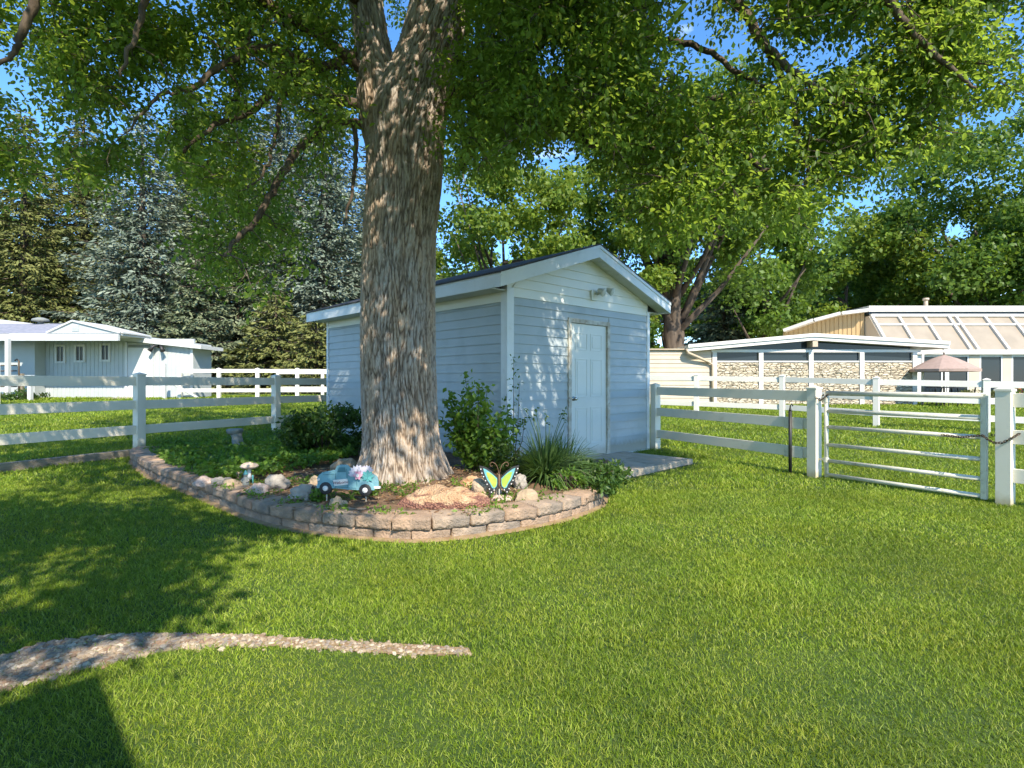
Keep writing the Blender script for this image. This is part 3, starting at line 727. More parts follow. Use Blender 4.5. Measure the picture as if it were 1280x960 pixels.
main = bark_tube([T(503, 606, 98), T(502, 575, 97), T(500, 520, 90), T(498, 440, 88), T(498, 360, 89), T(500, 290, 88), T(504, 240, 88), T(506, 190, 92), T(509, 150, 95), T(522, 110, 86), T(535, 70, 74), T(545, 30, 72), T(555, -10, 76), T(565, -70, 74), T(590, -160, 66), T(600, -280, 56), T(590, -420, 40)], 520, .011, 1, .030, (.6, .15))
left = bark_tube([T(488, 200, 50), T(480, 150, 58), T(476, 115, 58), T(470, 80, 46), T(464, 45, 39), T(457, 0, 40), T(452, -60, 44), T(440, -160, 40), T(410, -280, 32), T(380, -400, 24)], 200, .014, 2, .022)
Vt, Qt, Rt = merge([main, left])
inv = big.location
tr = npmesh('trunk', Vt-np.array(inv), Qt, M['bark'], big, smooth=True)
at_ = tr.data.attributes.new('ridge', 'FLOAT', 'POINT'); at_.data.foreach_set('value', Rt.astype(np.float32))

def jit(path, amt, seed):
    return [p+noise.noise_vector(Vector((i*.6+seed*9.1, seed, 0)))*amt*(1 if 0 < i else 0) for i, p in enumerate(path)]
limbs = []  # list of (path, r0, r1)
def limb(pts, r0, r1, seed=0):
    P = catmull([W(*p) for p in pts], 8); P = jit(P, .03, seed); limbs.append((P, r0, r1)); return P
# left limbs
limb([(470, 150, 6.3), (445, 155, 6.2), (415, 150, 6.0), (385, 175, 5.8), (360, 205, 5.6), (340, 240, 5.4), (318, 278, 5.3), (298, 296, 5.2), (280, 320, 5.1)], .055, .014, 1)
limb([(470, 135, 6.3), (435, 128, 6.2), (405, 120, 6.1), (375, 98, 6.0), (350, 95, 5.8), (330, 125, 5.7), (305, 145, 5.6), (270, 155, 5.4), (230, 190, 5.2)], .06, .015, 2)
limb([(470, 100, 6.3), (420, 60, 6.0), (360, 20, 5.6), (300, -20, 5.2), (240, -60, 4.8), (190, -20, 4.4), (170, 40, 4.3), (150, 95, 4.2)], .065, .008, 3)
limb([(460, 10, 6.3), (380, -60, 5.5), (280, -110, 4.8), (150, -110, 4.2), (60, -50, 4.0), (35, 20, 4.0), (20, 60, 4.0), (-10, 90, 4.0)], .07, .008, 4)
limb([(445, 150, 6.2), (444, 200, 6.1), (440, 240, 6.0), (430, 280, 6.0)], .03, .008, 5)
limb([(440, -100, 6.3), (300, -260, 6.5), (150, -330, 7.0), (0, -380, 7.5)], .12, .03, 6)
limb([(452, 60, 6.3), (400, 85, 5.9), (340, 60, 5.5), (290, 75, 5.2), (240, 110, 5.0), (200, 120, 4.9), (160, 165, 4.8)], .05, .006, 21)
limb([(375, 98, 6.0), (350, 130, 5.7), (345, 170, 5.5), (330, 215, 5.3), (300, 240, 5.2)], .028, .005, 22)
# right limbs
limb([(760, 110, 6.0), (770, 150, 5.7), (800, 180, 5.4), (840, 190, 5.2), (870, 215, 5.0)], .04, .006, 23)
limb([(640, 105, 6.5), (670, 60, 6.1), (720, 30, 5.8), (760, 40, 5.5), (800, 20, 5.3)], .055, .008, 24)
limb([(960, 60, 4.8), (990, 130, 4.8), (1000, 190, 4.8), (1030, 240, 4.8)], .025, .005, 25)
limb([(850, 150, 5.3), (900, 120, 5.1), (960, 130, 4.9), (1010, 170, 4.8), (1050, 180, 4.8)], .03, .005, 26)
limb([(550, 130, 6.3), (590, 108, 6.5), (640, 105, 6.5), (690, 108, 6.3), (740, 112, 6.0), (790, 125, 5.7), (850, 150, 5.3), (900, 170, 5.0), (960, 215, 4.8)], .10, .018, 7)
limb([(600, 108, 6.5), (650, 122, 6.3), (690, 145, 6.2), (720, 170, 6.0), (760, 185, 5.8), (800, 200, 5.6), (830, 225, 5.4), (870, 250, 5.2), (900, 280, 5.1)], .075, .014, 8)
limb([(690, 108, 6.3), (740, 80, 6.0), (780, 55, 5.8), (830, 50, 5.5), (880, 62, 5.3), (920, 90, 5.0), (960, 110, 4.8)], .05, .012, 9)
limb([(560, 20, 6.3), (640, -60, 6.0), (760, -90, 5.6), (860, -50, 5.2), (920, 0, 5.0), (960, 60, 4.8), (1020, 110, 4.6), (1080, 140, 4.5)], .08, .010, 10)
limb([(580, -60, 6.3), (700, -170, 5.8), (860, -180, 5.0), (1000, -100, 4.6), (1090, -20, 4.4), (1160, 60, 4.3), (1220, 110, 4.2)], .075, .008, 11)
limb([(590, 108, 6.6), (600, 150, 6.8), (590, 180, 7.0), (575, 210, 7.1)], .13, .05, 12)
limb([(600, 110, 6.6), (625, 118, 6.6), (650, 120, 6.3)], .11, .075, 13)
limb([(700, -170, 5.8), (900, -330, 6.2), (1100, -380, 6.8)], .10, .03, 14)
limb([(590, -300, 6.3), (560, -560, 6.2), (540, -760, 6.0)], .20, .05, 15)
limb([(590, -300, 6.3), (700, -520, 7.0), (800, -700, 8.0)], .15, .04, 16)
limb([(410, -280, 6.3), (300, -500, 6.0), (200, -700, 5.5)], .13, .04, 17)
limb([(440, -100, 6.3), (380, -300, 5.0), (300, -600, 3.5)], .11, .04, 18)
lp = []; 
for P, r0, r1 in limbs:
    n = len(P); m = MB(); m.tube([p-inv for p in P], [r0*(1-i/(n-1))**.8+r1*(1-(1-i/(n-1))**.8) for i in range(n)], 12)
    m.build('limb', M['twig'] if r0 < .09 else M['bgbark'], big); lp += [(p, max(.006, r0*(1-i/(n-1))*.5)) for i, p in enumerate(P)]
LPA = np.array([tuple(p) for p, r in lp])
kk = 1/math.tan(SEL)
def shadow_ok(p):
    sx = p.x-SAZ.x*kk*p.z; sy = p.y-SAZ.y*kk*p.z
    if abs(sx+.12) < .40 and 8.6 < sy < 10.9 and random.random() < .86: return False
    if -4.9 < sx < -2.9 and 6.9 < sy < 9.6 and random.random() < .55: return False
    if 1.1 < sx < 2.2 and 6.9 < sy < 8.0 and random.random() < .6: return False
    if sy < 6.5 and sx > -1.55-(.25 if sy < 4.3 else 0): return False
    if sy < 6.9 and sx > .2+ (sy-6.5)*3: return False
    if sy < 2.95: return False
    if sx > 2.7 and sy < 13.5: return random.random() < .07
    if sx < -3.2 and 5.6 < sy < 7.2: return random.random() < .55
    if sx > 2.2: return random.random() < .6
    return True
lowL = [(-250, 240), (0, 240), (60, 245), (110, 235), (150, 225), (200, 260), (240, 330), (290, 385), (330, 375), (380, 350), (420, 290), (452, 240)]
lowR = [(545, 235), (600, 225), (650, 190), (700, 175), (750, 215), (790, 280), (850, 315), (950, 315), (1000, 300), (1050, 265), (1085, 225), (1130, 225), (1180, 165), (1230, 150), (1280, 135), (1450, 90)]
def lowb(px):
    L = lowL if px < 500 else lowR
    if px <= L[0][0]: return L[0][1]
    for a, b in zip(L, L[1:]):
        if px <= b[0]: return a[1]+(b[1]-a[1])*(px-a[0])/(b[0]-a[0])
    return L[-1][1]
holes = [(712, 192, 30), (1205, 155, 20), (1075, 262, 24), (362, 165, 26), (348, 185, 18), (20, 130, 18), (120, 150, 24), (255, 100, 20), (975, 75, 10), (500, 90, 40)]
clusters = []; tries = 0
while len(clusters) < 2700 and tries < 320000:
    tries += 1
    px = random.uniform(-240, 1430); yb = lowb(px)
    if 452 < px < 545 and random.random() < .8: continue
    py = yb-18-(random.random()**1.15)*(yb+120)
    D = random.uniform(4.6, 8.0) if px < 500 else random.uniform(4.3, 7.8)
    if 425 < px < 570: D = random.uniform(6.9, 9)
    if 425 < px < 620 and random.random() < .5: continue
    if any((px-a)**2+(py-b)**2 < (c+14)**2 for a, b, c in holes): continue
    if noise.noise(Vector((px*.011, py*.011, 1.7))) < (-.20 if px > 500 else -.24): continue
    if noise.noise(Vector((px*.03, py*.03, 4.1+D*.25))) < (-.10 if px > 500 else -.05)-.12*(py < 150): continue
    if px < 440 and py > 170 and random.random() < .28: continue
    p = W(px, py, D)
    if not shadow_ok(p): continue
    dd = ((LPA-np.array(p))**2).sum(1); 
    if dd.min() > 1.9**2: continue
    clusters.append((p, .27, 84, .054))
print('visible clusters', len(clusters), tries)
nv = len(clusters); tries = 0
while len(clusters) < nv+650 and tries < 90000:
    tries += 1
    v = Vector(rdir(1)[0])*random.random()**.4; p = Vector((-1.2+v.x*6.3, 5.8+v.y*6.3, 7.2+v.z*3.4))
    py = HOR-(p.z-EYE)/max(.3, p.y)*F; px = 640+p.x/max(.3, p.y)*F
    if p.y > 0 and py > -60: continue
    if not shadow_ok(p): continue
    clusters.append((p, .42, 48, .13))
for (ax, bx2, ay, by, cnt_) in ((.4, 2.5, 9.2, 12.6, 280), (-4.9, -.1, 7.8, 13.6, 190), (-5.5, -1.9, 4.6, 8, 60), (-2.4, -.9, 6.4, 9.5, 50)):  # unseen leaf clusters added above the view to shade shed, bed and trunk
    k_ = 0
    while k_ < cnt_:
        sx, sy, z = random.uniform(ax, bx2), random.uniform(ay, by), random.uniform(4.4, 8.0); p = Vector((sx+SAZ.x*kk*z, sy+SAZ.y*kk*z, z)); k_ += 1
        if p.y > 0 and HOR-(p.z-EYE)/p.y*F > -50: continue
        if abs(sx+.12) < .40 and 8.6 < sy < 10.9 and random.random() < .86: continue
        clusters.append((p, .40, 44, .12))
print('all clusters', len(clusters), tries)
tw = MB(); LP_ = []; LD = []; LN = []; LL = []
nodes = np.zeros((len(LPA)+3*len(clusters)+10, 3)); nodes[:len(LPA)] = LPA; nn_ = len(LPA); nr = [r for p, r in lp]
order = sorted(range(len(clusters)), key=lambda c: ((LPA-np.array(clusters[c][0]))**2).sum(1).min())
for ci in order:
    p, rad, n, ls = clusters[ci]
    dd = ((nodes[:nn_]-np.array(p))**2).sum(1); i = int(dd.argmin()); q = Vector(nodes[i])
    if dd[i] < 2.2**2:
        l_ = (p-q).length; mid = q.lerp(p, .5)+Vector((random.uniform(-.15, .15)*l_, random.uniform(-.15, .15)*l_, random.uniform(.0, .2)*l_))
        r0 = min(.018, nr[i]); pts_ = [q, q.lerp(mid, .5)+Vector((0, 0, .03*l_)), mid, mid.lerp(p, .5)+Vector((0, 0, .03*l_)), p]
        tw.tube([k_-inv for k_ in pts_], [r0, r0*.85, r0*.7, r0*.6, r0*.5], 5, cap=False)
        for k_ in (mid, p): nodes[nn_] = k_; nn_ += 1; nr.append(max(.003, r0*.72))
        if ci < nv:
            for k in range(2):
                e = p+Vector((random.uniform(-1, 1), random.uniform(-1, 1), random.uniform(-.7, .4)))*rad
                tw.tube([mid.lerp(p, .5)-inv, p.lerp(e, .5)-inv, e-inv], [.004, .003, .002], 4, cap=False)
    # leaves along a few drooping shoots
    ns = max(4, n//9)
    for s in range(ns):
        d = rdir(1)[0]; d[2] = d[2]*.6-.15; d /= np.linalg.norm(d)
        m_ = n//ns
        t = rng.random(m_)*rad*1.25
        pos = np.array(p)+d*t[:, None]+rng.normal(size=(m_, 3))*rad*.13; pos[:, 2] -= (t**2)*.5
        dr = rdir(m_)*.9+d*.5; dr[:, 2] -= .35
        LP_.append(pos); LD.append(dr); nn = rdir(m_)*.75; nn[:, 2] += .9; LN.append(nn)
        LL.append(ls*rng.uniform(.5, 1.3, m_))
P_ = np.concatenate(LP_); L_ = np.concatenate(LL)
Vl, Tl = oval_arrays(P_-np.array(inv), np.concatenate(LD), unit(np.concatenate(LN)), L_, L_*.56, .14)
npmesh('crown', Vl, Tl, M['leaf'], big)
tw.build('twigs', M['twig'], big)

# ------------------------------------------------------------------ background trees
def broadleaf(name, label, x, y, H, R, mt, n=16000, ls=.22, trunk_r=.3, base=.28, seed=0, group=None, limbs_n=7, nlobe=34, squash=1.0, stems=1, zb=None):
    rs = random.Random(seed); r2 = np.random.default_rng(seed)
    z0 = zb if zb is not None else (hgt(x, y) if abs(x) < 60 and y < 24 else .5)
    t = empty(name, (x, y, z0)); tag(t, label, 'tree', group)
    cz = H*(base+(1-base)*.52); hz = H*(1-base)*.5
    m = MB()
    for s in range(stems):
        a0 = rs.uniform(0, 6.28); sp = (0 if stems == 1 else .25*R)
        top = Vector((math.cos(a0)*sp, math.sin(a0)*sp*.6, H*.6))
        b = Vector((math.cos(a0)*trunk_r*.7*(stems > 1), math.sin(a0)*trunk_r*.5*(stems > 1), -.1))
        pts = [b.lerp(top, k/6)+Vector((rs.uniform(-1, 1), rs.uniform(-1, 1), 0))*.05*R*(k > 0) for k in range(7)]
        m.tube(pts, [trunk_r*(1.25 if k == 0 else 1-.13*k) for k in range(7)], 10)
        for i in range(limbs_n):
            k = rs.randint(2, 5); a = rs.uniform(0, 6.28); q = pts[k]; e = Vector((math.cos(a)*R*.7, math.sin(a)*R*.7, cz+rs.uniform(-.5, .7)*hz))
            md = q.lerp(e, .5)+Vector((0, 0, -.06*R)); m.tube([q, q.lerp(md, .5), md, e], [trunk_r*.42, trunk_r*.33, trunk_r*.24, trunk_r*.08], 7)
    m.build('trunk', M['bgbark'], t)
    PP = []; NN = []
    lob = []
    for i in range(nlobe):
        v = np.array(rdirs(r2)); rr = rs.uniform(.45, .95); c = np.array([v[0]*R*rr, v[1]*R*rr, cz+v[2]*hz*rr*squash]); lr = R*rs.uniform(.17, .34); lob.append((c, lr))
    per = n//nlobe
    for c, lr in lob:
        u = unit(r2.normal(size=(per, 3))); q = u*(lr*(r2.random((per, 1))**.3)*(.75+.45*r2.random((per, 1)))); q[:, 2] *= .62
        nzv = np.array([noise.noise(Vector(c+k)*1.6/lr*.5) for k in q]); keep = nzv > -.26
        PP.append((c+q)[keep]); NN.append(u[keep])
    P = np.concatenate(PP); U = np.concatenate(NN); k = len(P)
    d = unit(r2.normal(size=(k, 3))); d[:, 2] -= .3; N = U*.6+unit(r2.normal(size=(k, 3)))*.7; N[:, 2] += .5
    L = ls*r2.uniform(.6, 1.25, k); V_, T_ = leaf_arrays(P, d, unit(N), L, L*.7, .12)
    npmesh('crown', V_, T_, mt, t); return t
def rdirs(r2):
    v = r2.normal(size=3); return v/np.linalg.norm(v)
def spruce(label, x, y, H, R, mt, seed=0, group=None, zb=.6, dens=1.0, name='spruce_tree', z_low=.02, nl=.24):
    rs = random.Random(seed); r2 = np.random.default_rng(seed)
    t = empty(name, (x, y, zb)); tag(t, label, 'tree', group)
    m = MB(); m.tube([(0, 0, -.1), (0, 0, H*.5), (0, 0, H*.98)], [H*.02, H*.013, .03], 8); m.build('trunk', M['bgbark'], t)
    PP = []; DD = []; NN = []; br = MB(); z = H*z_low+.3
    while z < H*.985:
        f = 1-z/H; L = R*(f**.78)*(1 if f < .93 else .9)
        nb_ = max(4, int((6+6*f)*dens)); a0 = rs.uniform(0, 6.28)
        for i in range(nb_):
            a = a0+6.28*i/nb_+rs.uniform(-.3, .3); l = L*rs.uniform(.62, 1.12)+.25; zz = z+rs.uniform(-.15, .15)
            k = max(6, int(l*26)); s = r2.random(k)**.7
            droop = -.30*l*s+.22*l*s*s
            wv = (r2.random(k)-.5)*l*.62*(1.05-s*.65)
            px_ = np.cos(a)*l*s-np.sin(a)*wv; py_ = np.sin(a)*l*s+np.cos(a)*wv; pz_ = zz+droop-np.abs(wv)*.25-r2.random(k)*.16
            PP.append(np.stack([px_, py_, pz_], 1))
            d = np.stack([np.cos(a)+r2.normal(size=k)*.5-np.sin(a)*np.sign(wv)*.6, np.sin(a)+r2.normal(size=k)*.5+np.cos(a)*np.sign(wv)*.6, -.35+r2.normal(size=k)*.35], 1); DD.append(d)
            nrm = r2.normal(size=(k, 3))*.5; nrm[:, 2] += .7; nrm[:, 0] += np.cos(a)*.5; nrm[:, 1] += np.sin(a)*.5; NN.append(nrm)
            if i % 2 == 0: br.tube([(0, 0, zz), (math.cos(a)*l*.5, math.sin(a)*l*.5, zz-.12*l), (math.cos(a)*l*.9, math.sin(a)*l*.9, zz-.1*l)], [.05*f+.02, .03, .01], 4, cap=False)
        z += .30+.10*f+rs.uniform(0, .08)
    P = np.concatenate(PP); k = len(P); L = nl*r2.uniform(.6, 1.3, k)
    V_, T_ = leaf_arrays(P, np.concatenate(DD), unit(np.concatenate(NN)), L*1.35, L*.5, .12)
    npmesh('crown', V_, T_, mt, t); br.build('branches', M['bgbark'], t); return t
def X(px, D): return (px-640)/F*D
def Zt(py, D): return (HOR-py)/F*D+EYE
spruce('tall yellow-green spruce at the left edge behind the pale barn', X(30, 36), 36, Zt(150, 36), 6.0, M['olive'], 1)
spruce('silvery blue spruce just left of the gap between the olive spruces', X(178, 34), 34, Zt(140, 34), 5.6, M['bluespruce'], 2, nl=.23)
spruce('grey-green spruce standing right of the silvery blue one', X(300, 37), 37, Zt(120, 37), 6.2, M['mixspruce'], 3)
spruce('tall blue-grey spruce seen just left of the big trunk', X(405, 38), 38, Zt(90, 38), 6.4, M['bluespruce'], 4)
spruce('short bushy olive conifer in front of the spruces', X(345, 33), 33, Zt(375, 33), 3.6, M['olive'], 5, dens=1.3)
spruce('squat olive conifer next to the shed roof end', X(395, 31), 31, Zt(400, 31), 3.0, M['olive'], 6, dens=1.3)
spruce('mid-height grey conifer between two tall spruces', X(245, 33), 33, Zt(330, 33), 3.6, M['mixspruce'], 7, dens=1.2)
spruce('dark olive spruce behind the gap left of the blue one', X(105, 42), 42, Zt(130, 42), 6.4, M['olive'], 8)
spruce('spruce partly cut by the left picture edge', X(-55, 38), 38, Zt(150, 38), 6.0, M['mixspruce'], 9)
spruce('tall spruce filling the gap between the blue spruce and the grey-green one', X(235, 45), 45, Zt(110, 45), 6.8, M['mixspruce'], 21)
spruce('tall back-row spruce between the grey-green and the blue-grey ones', X(350, 46), 46, Zt(80, 46), 7.0, M['bluespruce'], 22)
spruce('back-row spruce showing on both sides of the big trunk', X(485, 45), 45, Zt(120, 45), 6.5, M['mixspruce'], 23)
spruce('slim dark conifer between the maple and the low house roof', X(905, 34), 34, Zt(330, 34), 3.6, M['mixspruce'], 10, dens=1.2)
G2 = 'dark broadleaf trees far behind the spruces and roofs'
fill = [(-120, 52, 220), (20, 55, 230), (150, 56, 215), (270, 54, 200), (390, 56, 210), (500, 52, 290), (610, 50, 280), (720, 52, 300), (830, 54, 310), (940, 52, 300), (1050, 54, 290), (1160, 55, 300), (1270, 52, 290), (1390, 52, 270)]
bt_ = None
for i, (px, D, top) in enumerate(fill):
    H = Zt(top, D)-.5
    if bt_ is None:
        bt_ = broadleaf('broadleaf_tree', 'dark broadleaf tree in the far row behind the spruces and roofs', X(px, D), D, H, 6.0, M['leafmid'], 22000, .44, .4, .03, 50, G2, zb=.5, nlobe=40); H0 = H
    else:
        c = copy_tree(bt_); c.location = (X(px, D), D, .5); k = H/H0; c.scale = (1+.12*math.sin(i*2.3), 1, k); c.rotation_euler = (0, 0, i*1.3)
broadleaf('broadleaf_tree', 'bright yellow-green tree rising directly behind the shed roof', X(640, 19), 19, Zt(175, 19), 3.2, M['leaf2'], 24000, .17, .14, .14, 11, stems=2, nlobe=54)
broadleaf('broadleaf_tree', 'second bright green tree behind the shed ridge', X(745, 23), 23, Zt(215, 23), 3.0, M['leaf2'], 18000, .19, .14, .12, 12, nlobe=46)
broadleaf('maple_tree', 'large dark-stemmed maple with several trunks behind the right shed corner', X(850, 25), 25, Zt(110, 25), 5.2, M['leafmid'], 40000, .23, .42, .20, 13, stems=4, nlobe=80, limbs_n=6)
broadleaf('broadleaf_tree', 'green tree behind the left end of the stone house', X(955, 31), 31, Zt(245, 31), 3.9, M['leafmid'], 22000, .26, .3, .15, 14, nlobe=46)
broadleaf('broadleaf_tree', 'light green rounded tree behind the tan gable of the house', X(1060, 38), 38, Zt(275, 38), 5.2, M['leaf2'], 28000, .29, .3, .08, 15, nlobe=60)
broadleaf('broadleaf_tree', 'large deep green tree above the glazed roof at the right edge', X(1225, 34), 34, Zt(150, 34), 6.2, M['leafmid'], 44000, .28, .4, .08, 16, nlobe=90)
broadleaf('broadleaf_tree', 'tall green tree cut by the right picture edge', X(1385, 32), 32, Zt(130, 32), 6.2, M['leafmid'], 24000, .30, .4, .10, 17, nlobe=50)
broadleaf('broadleaf_tree', 'dark green tree low behind the solar-glazed roof', X(1140, 42), 42, Zt(300, 42), 4.5, M['leafmid'], 18000, .34, .4, .1, 18, nlobe=44)
# neighbouring tree behind the photographer, shading the left lawn
nbr = empty('ash_tree', (-4.6, -2.6, 0)); tag(nbr, 'tree out of view behind the camera whose crown shades the left lawn', 'tree')
m = MB(); m.tube([(0, 0, -.1), (.1, .1, 1.5), (.5, .6, 3.2), (1.4, 1.6, 4.4)], [.26, .2, .16, .08], 12)
for e in ((3.6, 2.2, 5.2), (2.2, 3.4, 4.8), (.6, 2.6, 5.4), (-1.0, 1.2, 5.2)): m.tube([(.5, .6, 3.2), (e[0]*.5+.2, e[1]*.5+.2, 4.3), e], [.11, .07, .02], 8)
m.build('trunk', M['bgbark'], nbr)
cp = []; tries = 0
while len(cp) < 330 and tries < 20000:
    tries += 1
    sx = random.uniform(-6.5, -1.5); sy = random.uniform(1.6, 5.4); z = random.uniform(4.0, 6.0)
    # dappled lobed outline on the lawn
    edge = -1.95+.30*math.sin(sy*2.6+.6)+.25*math.sin(sy*5.3)
    if sx > edge or (sy < 2.85 and sx > -2.3): continue
    if noise.noise(Vector((sx*.9, sy*.9, 8))) < -.30: continue
    p = np.array([sx+SAZ.x*kk*z, sy+SAZ.y*kk*z, z])
    if p[1] > 0 and (p[2]-EYE)/p[1] < .95: continue
    cp.append(p)
C_ = np.repeat(np.array(cp), 52, 0); C_ += rng.normal(size=C_.shape)*.2-np.array(nbr.location)
k = len(C_); L = .13*rng.uniform(.7, 1.2, k); V_, T_ = leaf_arrays(C_, rdir(k), rdir(k, .8), L, L*.65, .1)
npmesh('crown', V_, T_, M['leaf'], nbr)
# patio cover behind the camera: its corner throws the straight shadow at bottom left
e1 = Vector((.69, -.72, 0)); e2 = Vector((-.72, -.69, 0)); pc = Vector((-1.75+SAZ.x*kk*2.6, 2.38+SAZ.y*kk*2.6, 0))
pat = empty('patio_cover', pc, math.atan2(e1.y, e1.x)); tag(pat, 'white patio roof on posts behind the camera', 'patio cover')
m = MB(); m.bx((0, -5.5, 2.42), (4.5, 0, 2.6)); m.build('roof', M['white'], pat)
for (a, b) in ((.3, -.4), (4.2, -.4), (.3, -5.2), (4.2, -5.2)):
    if (pc+e1*a+e2*(-b)).length > .5:
        m = MB(); m.bx((a-.06, b-.06, 0), (a+.06, b+.06, 2.42)); m.build('post', M['white'], pat)

# ------------------------------------------------------------------ leafy plants
def foliage(P, ls, mt, name, parent=None, up=.5, asp=.55, droop=.2, seed=0, orient=None):
    k = len(P); d = rdir(k) if orient is None else orient; d = d.copy(); d[:, 2] -= droop; N = rdir(k)*.6; N[:, 2] += up
    L = ls*rng.uniform(.55, 1.2, k); V_, T_ = leaf_arrays(P, d, unit(N), L, L*asp, .15); return npmesh(name, V_, T_, mt, parent)
def shrub(label, c, R, n, ls, mt, lobes=10, name='shrub', stems=7, asp=.5, group=None, droop=.2, flat=1):
    t = empty(name, c); tag(t, label, 'shrub', group); P = []
    R = Vector(R)
    for i in range(lobes):
        v = rdir(1)[0]; rr = random.uniform(.35, .8); cc = np.array([v[0]*R.x*rr, v[1]*R.y*rr, R.z*(.5+.42*v[2])]); lr = random.uniform(.25, .45)
        u = rdir(n//lobes)*(rng.random((n//lobes, 1))**.4)*lr*np.array([R.x, R.y, R.z*.7*flat]); P.append(cc+u)
    P = np.concatenate(P); P[:, 2] = np.abs(P[:, 2])+.02
    foliage(P, ls, mt, 'foliage', t, asp=asp, droop=droop)
    m = MB()
    for i in range(stems):
        v = rdir(1)[0]; e = Vector((v[0]*R.x*.7, v[1]*R.y*.7, R.z*random.uniform(.6, 1)))
        m.tube([(v[0]*.03, v[1]*.03, 0), e*.5+Vector((0, 0, .1)), e], [.009, .006, .003], 5)
    m.build('stem', M['twig'], t); return t
# dark glossy bush against the shed side wall, left of the trunk
b = G(395, 558, .2); shrub('dark green glossy bush between the left fence and the big trunk', (-2.75, 8.15, .2), (.85, .6, .62), 5200, .085, M['leafdark'], 16, stems=10)
# leafy upright bush right of trunk
t = empty('shrub', (-.42, 6.75, .2)); tag(t, 'bright green upright bush growing at the shed corner right of the trunk', 'shrub'); P = []; m = MB()
for i in range(36):
    a = random.uniform(0, 6.28); h = random.uniform(.3, .85) if i > 4 else random.uniform(.9, 1.2); sp = random.uniform(.1, .5)
    e = Vector((math.cos(a)*sp*.9, math.sin(a)*sp*.6, h)); b_ = Vector((math.cos(a)*.06, math.sin(a)*.06, 0)); md = b_.lerp(e, .5)+Vector((0, 0, .08)); m.tube([b_, md, e], [.009, .006, .002], 5)
    for k in range(85):
        s = random.random()**.7; q = (b_*(1-s)*(1-s)+md*2*s*(1-s)+e*s*s); P.append(q+Vector(rdir(1)[0])*random.uniform(.02, .13))
foliage(np.array([tuple(p) for p in P]), .085, M['groundcover'], 'foliage', t, asp=.6); m.build('stem', M['twig'], t)
P = []
t = empty('seedling', (.30, 7.1, .18)); tag(t, 'thin tall sapling with sparse leaves at the white shed corner post', 'plant'); m = MB()
t.location = (.02, 7.3, .15)
for (dx, h) in ((0, 1.42), (.05, 1.1), (-.06, .95), (.1, .7)):
    e = Vector((dx*1.5, 0, h)); m.tube([(0, 0, 0), e*.5+Vector((dx*.4, .02, 0)), e], [.007, .005, .002], 5)
    for k in range(42):
        s = random.uniform(.35, 1); P.append(e*s+Vector(rdir(1)[0])*random.uniform(.03, .085))
foliage(np.array([tuple(p) for p in P]), .06, M['leafmid'], 'foliage', t); m.build('stem', M['twig'], t)
shrub('low dark bush under the sapling beside the shed corner', (.0, 6.65, .17), (.36, .32, .38), 1500, .06, M['leafdark'], 8)
# strap-leaved daylily clump
def strap_clump(name, label, c, n, L, w_, mt, spread=1.0):
    t = empty(name, c); tag(t, label, 'plant'); V_ = []; Q_ = []
    for i in range(n):
        a = random.uniform(0, 6.28); l = L*random.uniform(.6, 1.15); le = random.uniform(.15, 1.0)*spread; b0 = np.array([math.cos(a), math.sin(a), 0])*random.uniform(0, .12)
        side = np.array([-math.sin(a), math.cos(a), 0]); o = len(V_); ns = 7
        for k in range(ns+1):
            s = k/ns; r = l*(s*le*.55+.35*le*s*s); z = l*(s*(1.05-.15*le)-.62*le*s*s*1.0)
            p = b0+np.array([math.cos(a), math.sin(a), 0])*r; p[2] = max(.0, z); ww = w_*(1-s**2.5)*.5+.0008
            V_ += [p-side*ww, p+side*ww+np.array([0, 0, .002])]
        for k in range(ns): Q_.append((o+2*k, o+2*k+1, o+2*k+3, o+2*k+2))
    npmesh('foliage', np.array(V_), np.array(Q_), mt, t); return t
sc = strap_clump('daylily', 'fountain clump of long strap leaves in front of the white shed door', (.37, 6.15, .15), 760, .64, .016, M['blade'], 1.5)
strap_clump('daylily', 'smaller strap-leaf clump tucked behind the big one by the shed wall', (.62, 6.75, .14), 300, .55, .014, M['blade'], 1.3)
m = MB(); P = []
for i in range(9):
    a = random.uniform(0, 6.28); e = Vector((math.cos(a)*.22, math.sin(a)*.18, random.uniform(.65, .82))); m.tube([(0, 0, .1), e*.6+Vector((0, 0, .1)), e], [.005, .004, .003], 5)
    hd = np.array([tuple(e+Vector(rdir(1)[0])*.02) for k in range(5)]); P.append(hd)
m.build('flower_stalk', M['blade'].copy() if False else M['blade'], sc); [foliage(hd, .05, M['leafdark'], 'seed_head', sc) for hd in P]
# dark creeping mass over the wall's right end
shrub('dark green creeping plant spilling over the right end of the stone wall', (.83, 6.0, .02), (.40, .55, .36), 3600, .065, M['leafdark'], 14, asp=.5)
shrub('low dark leafy plant between the strap leaves and the step', (.92, 6.55, .0), (.28, .35, .26), 1500, .065, M['leafdark'], 8)
shrub('small variegated plant beside the angular brown stone', (.55, 5.62, .16), (.20, .16, .17), 420, .05, M['groundcover'], 6)
shrub('tuft of green weeds under the left half of the truck ornament', (-1.78, 5.05, .16), (.18, .1, .11), 360, .045, M['groundcover'], 5, stems=3)
shrub('tuft of weeds at the trunk foot behind the truck ornament', (-1.38, 5.32, .17), (.26, .12, .12), 420, .045, M['leafmid'], 5, stems=3)
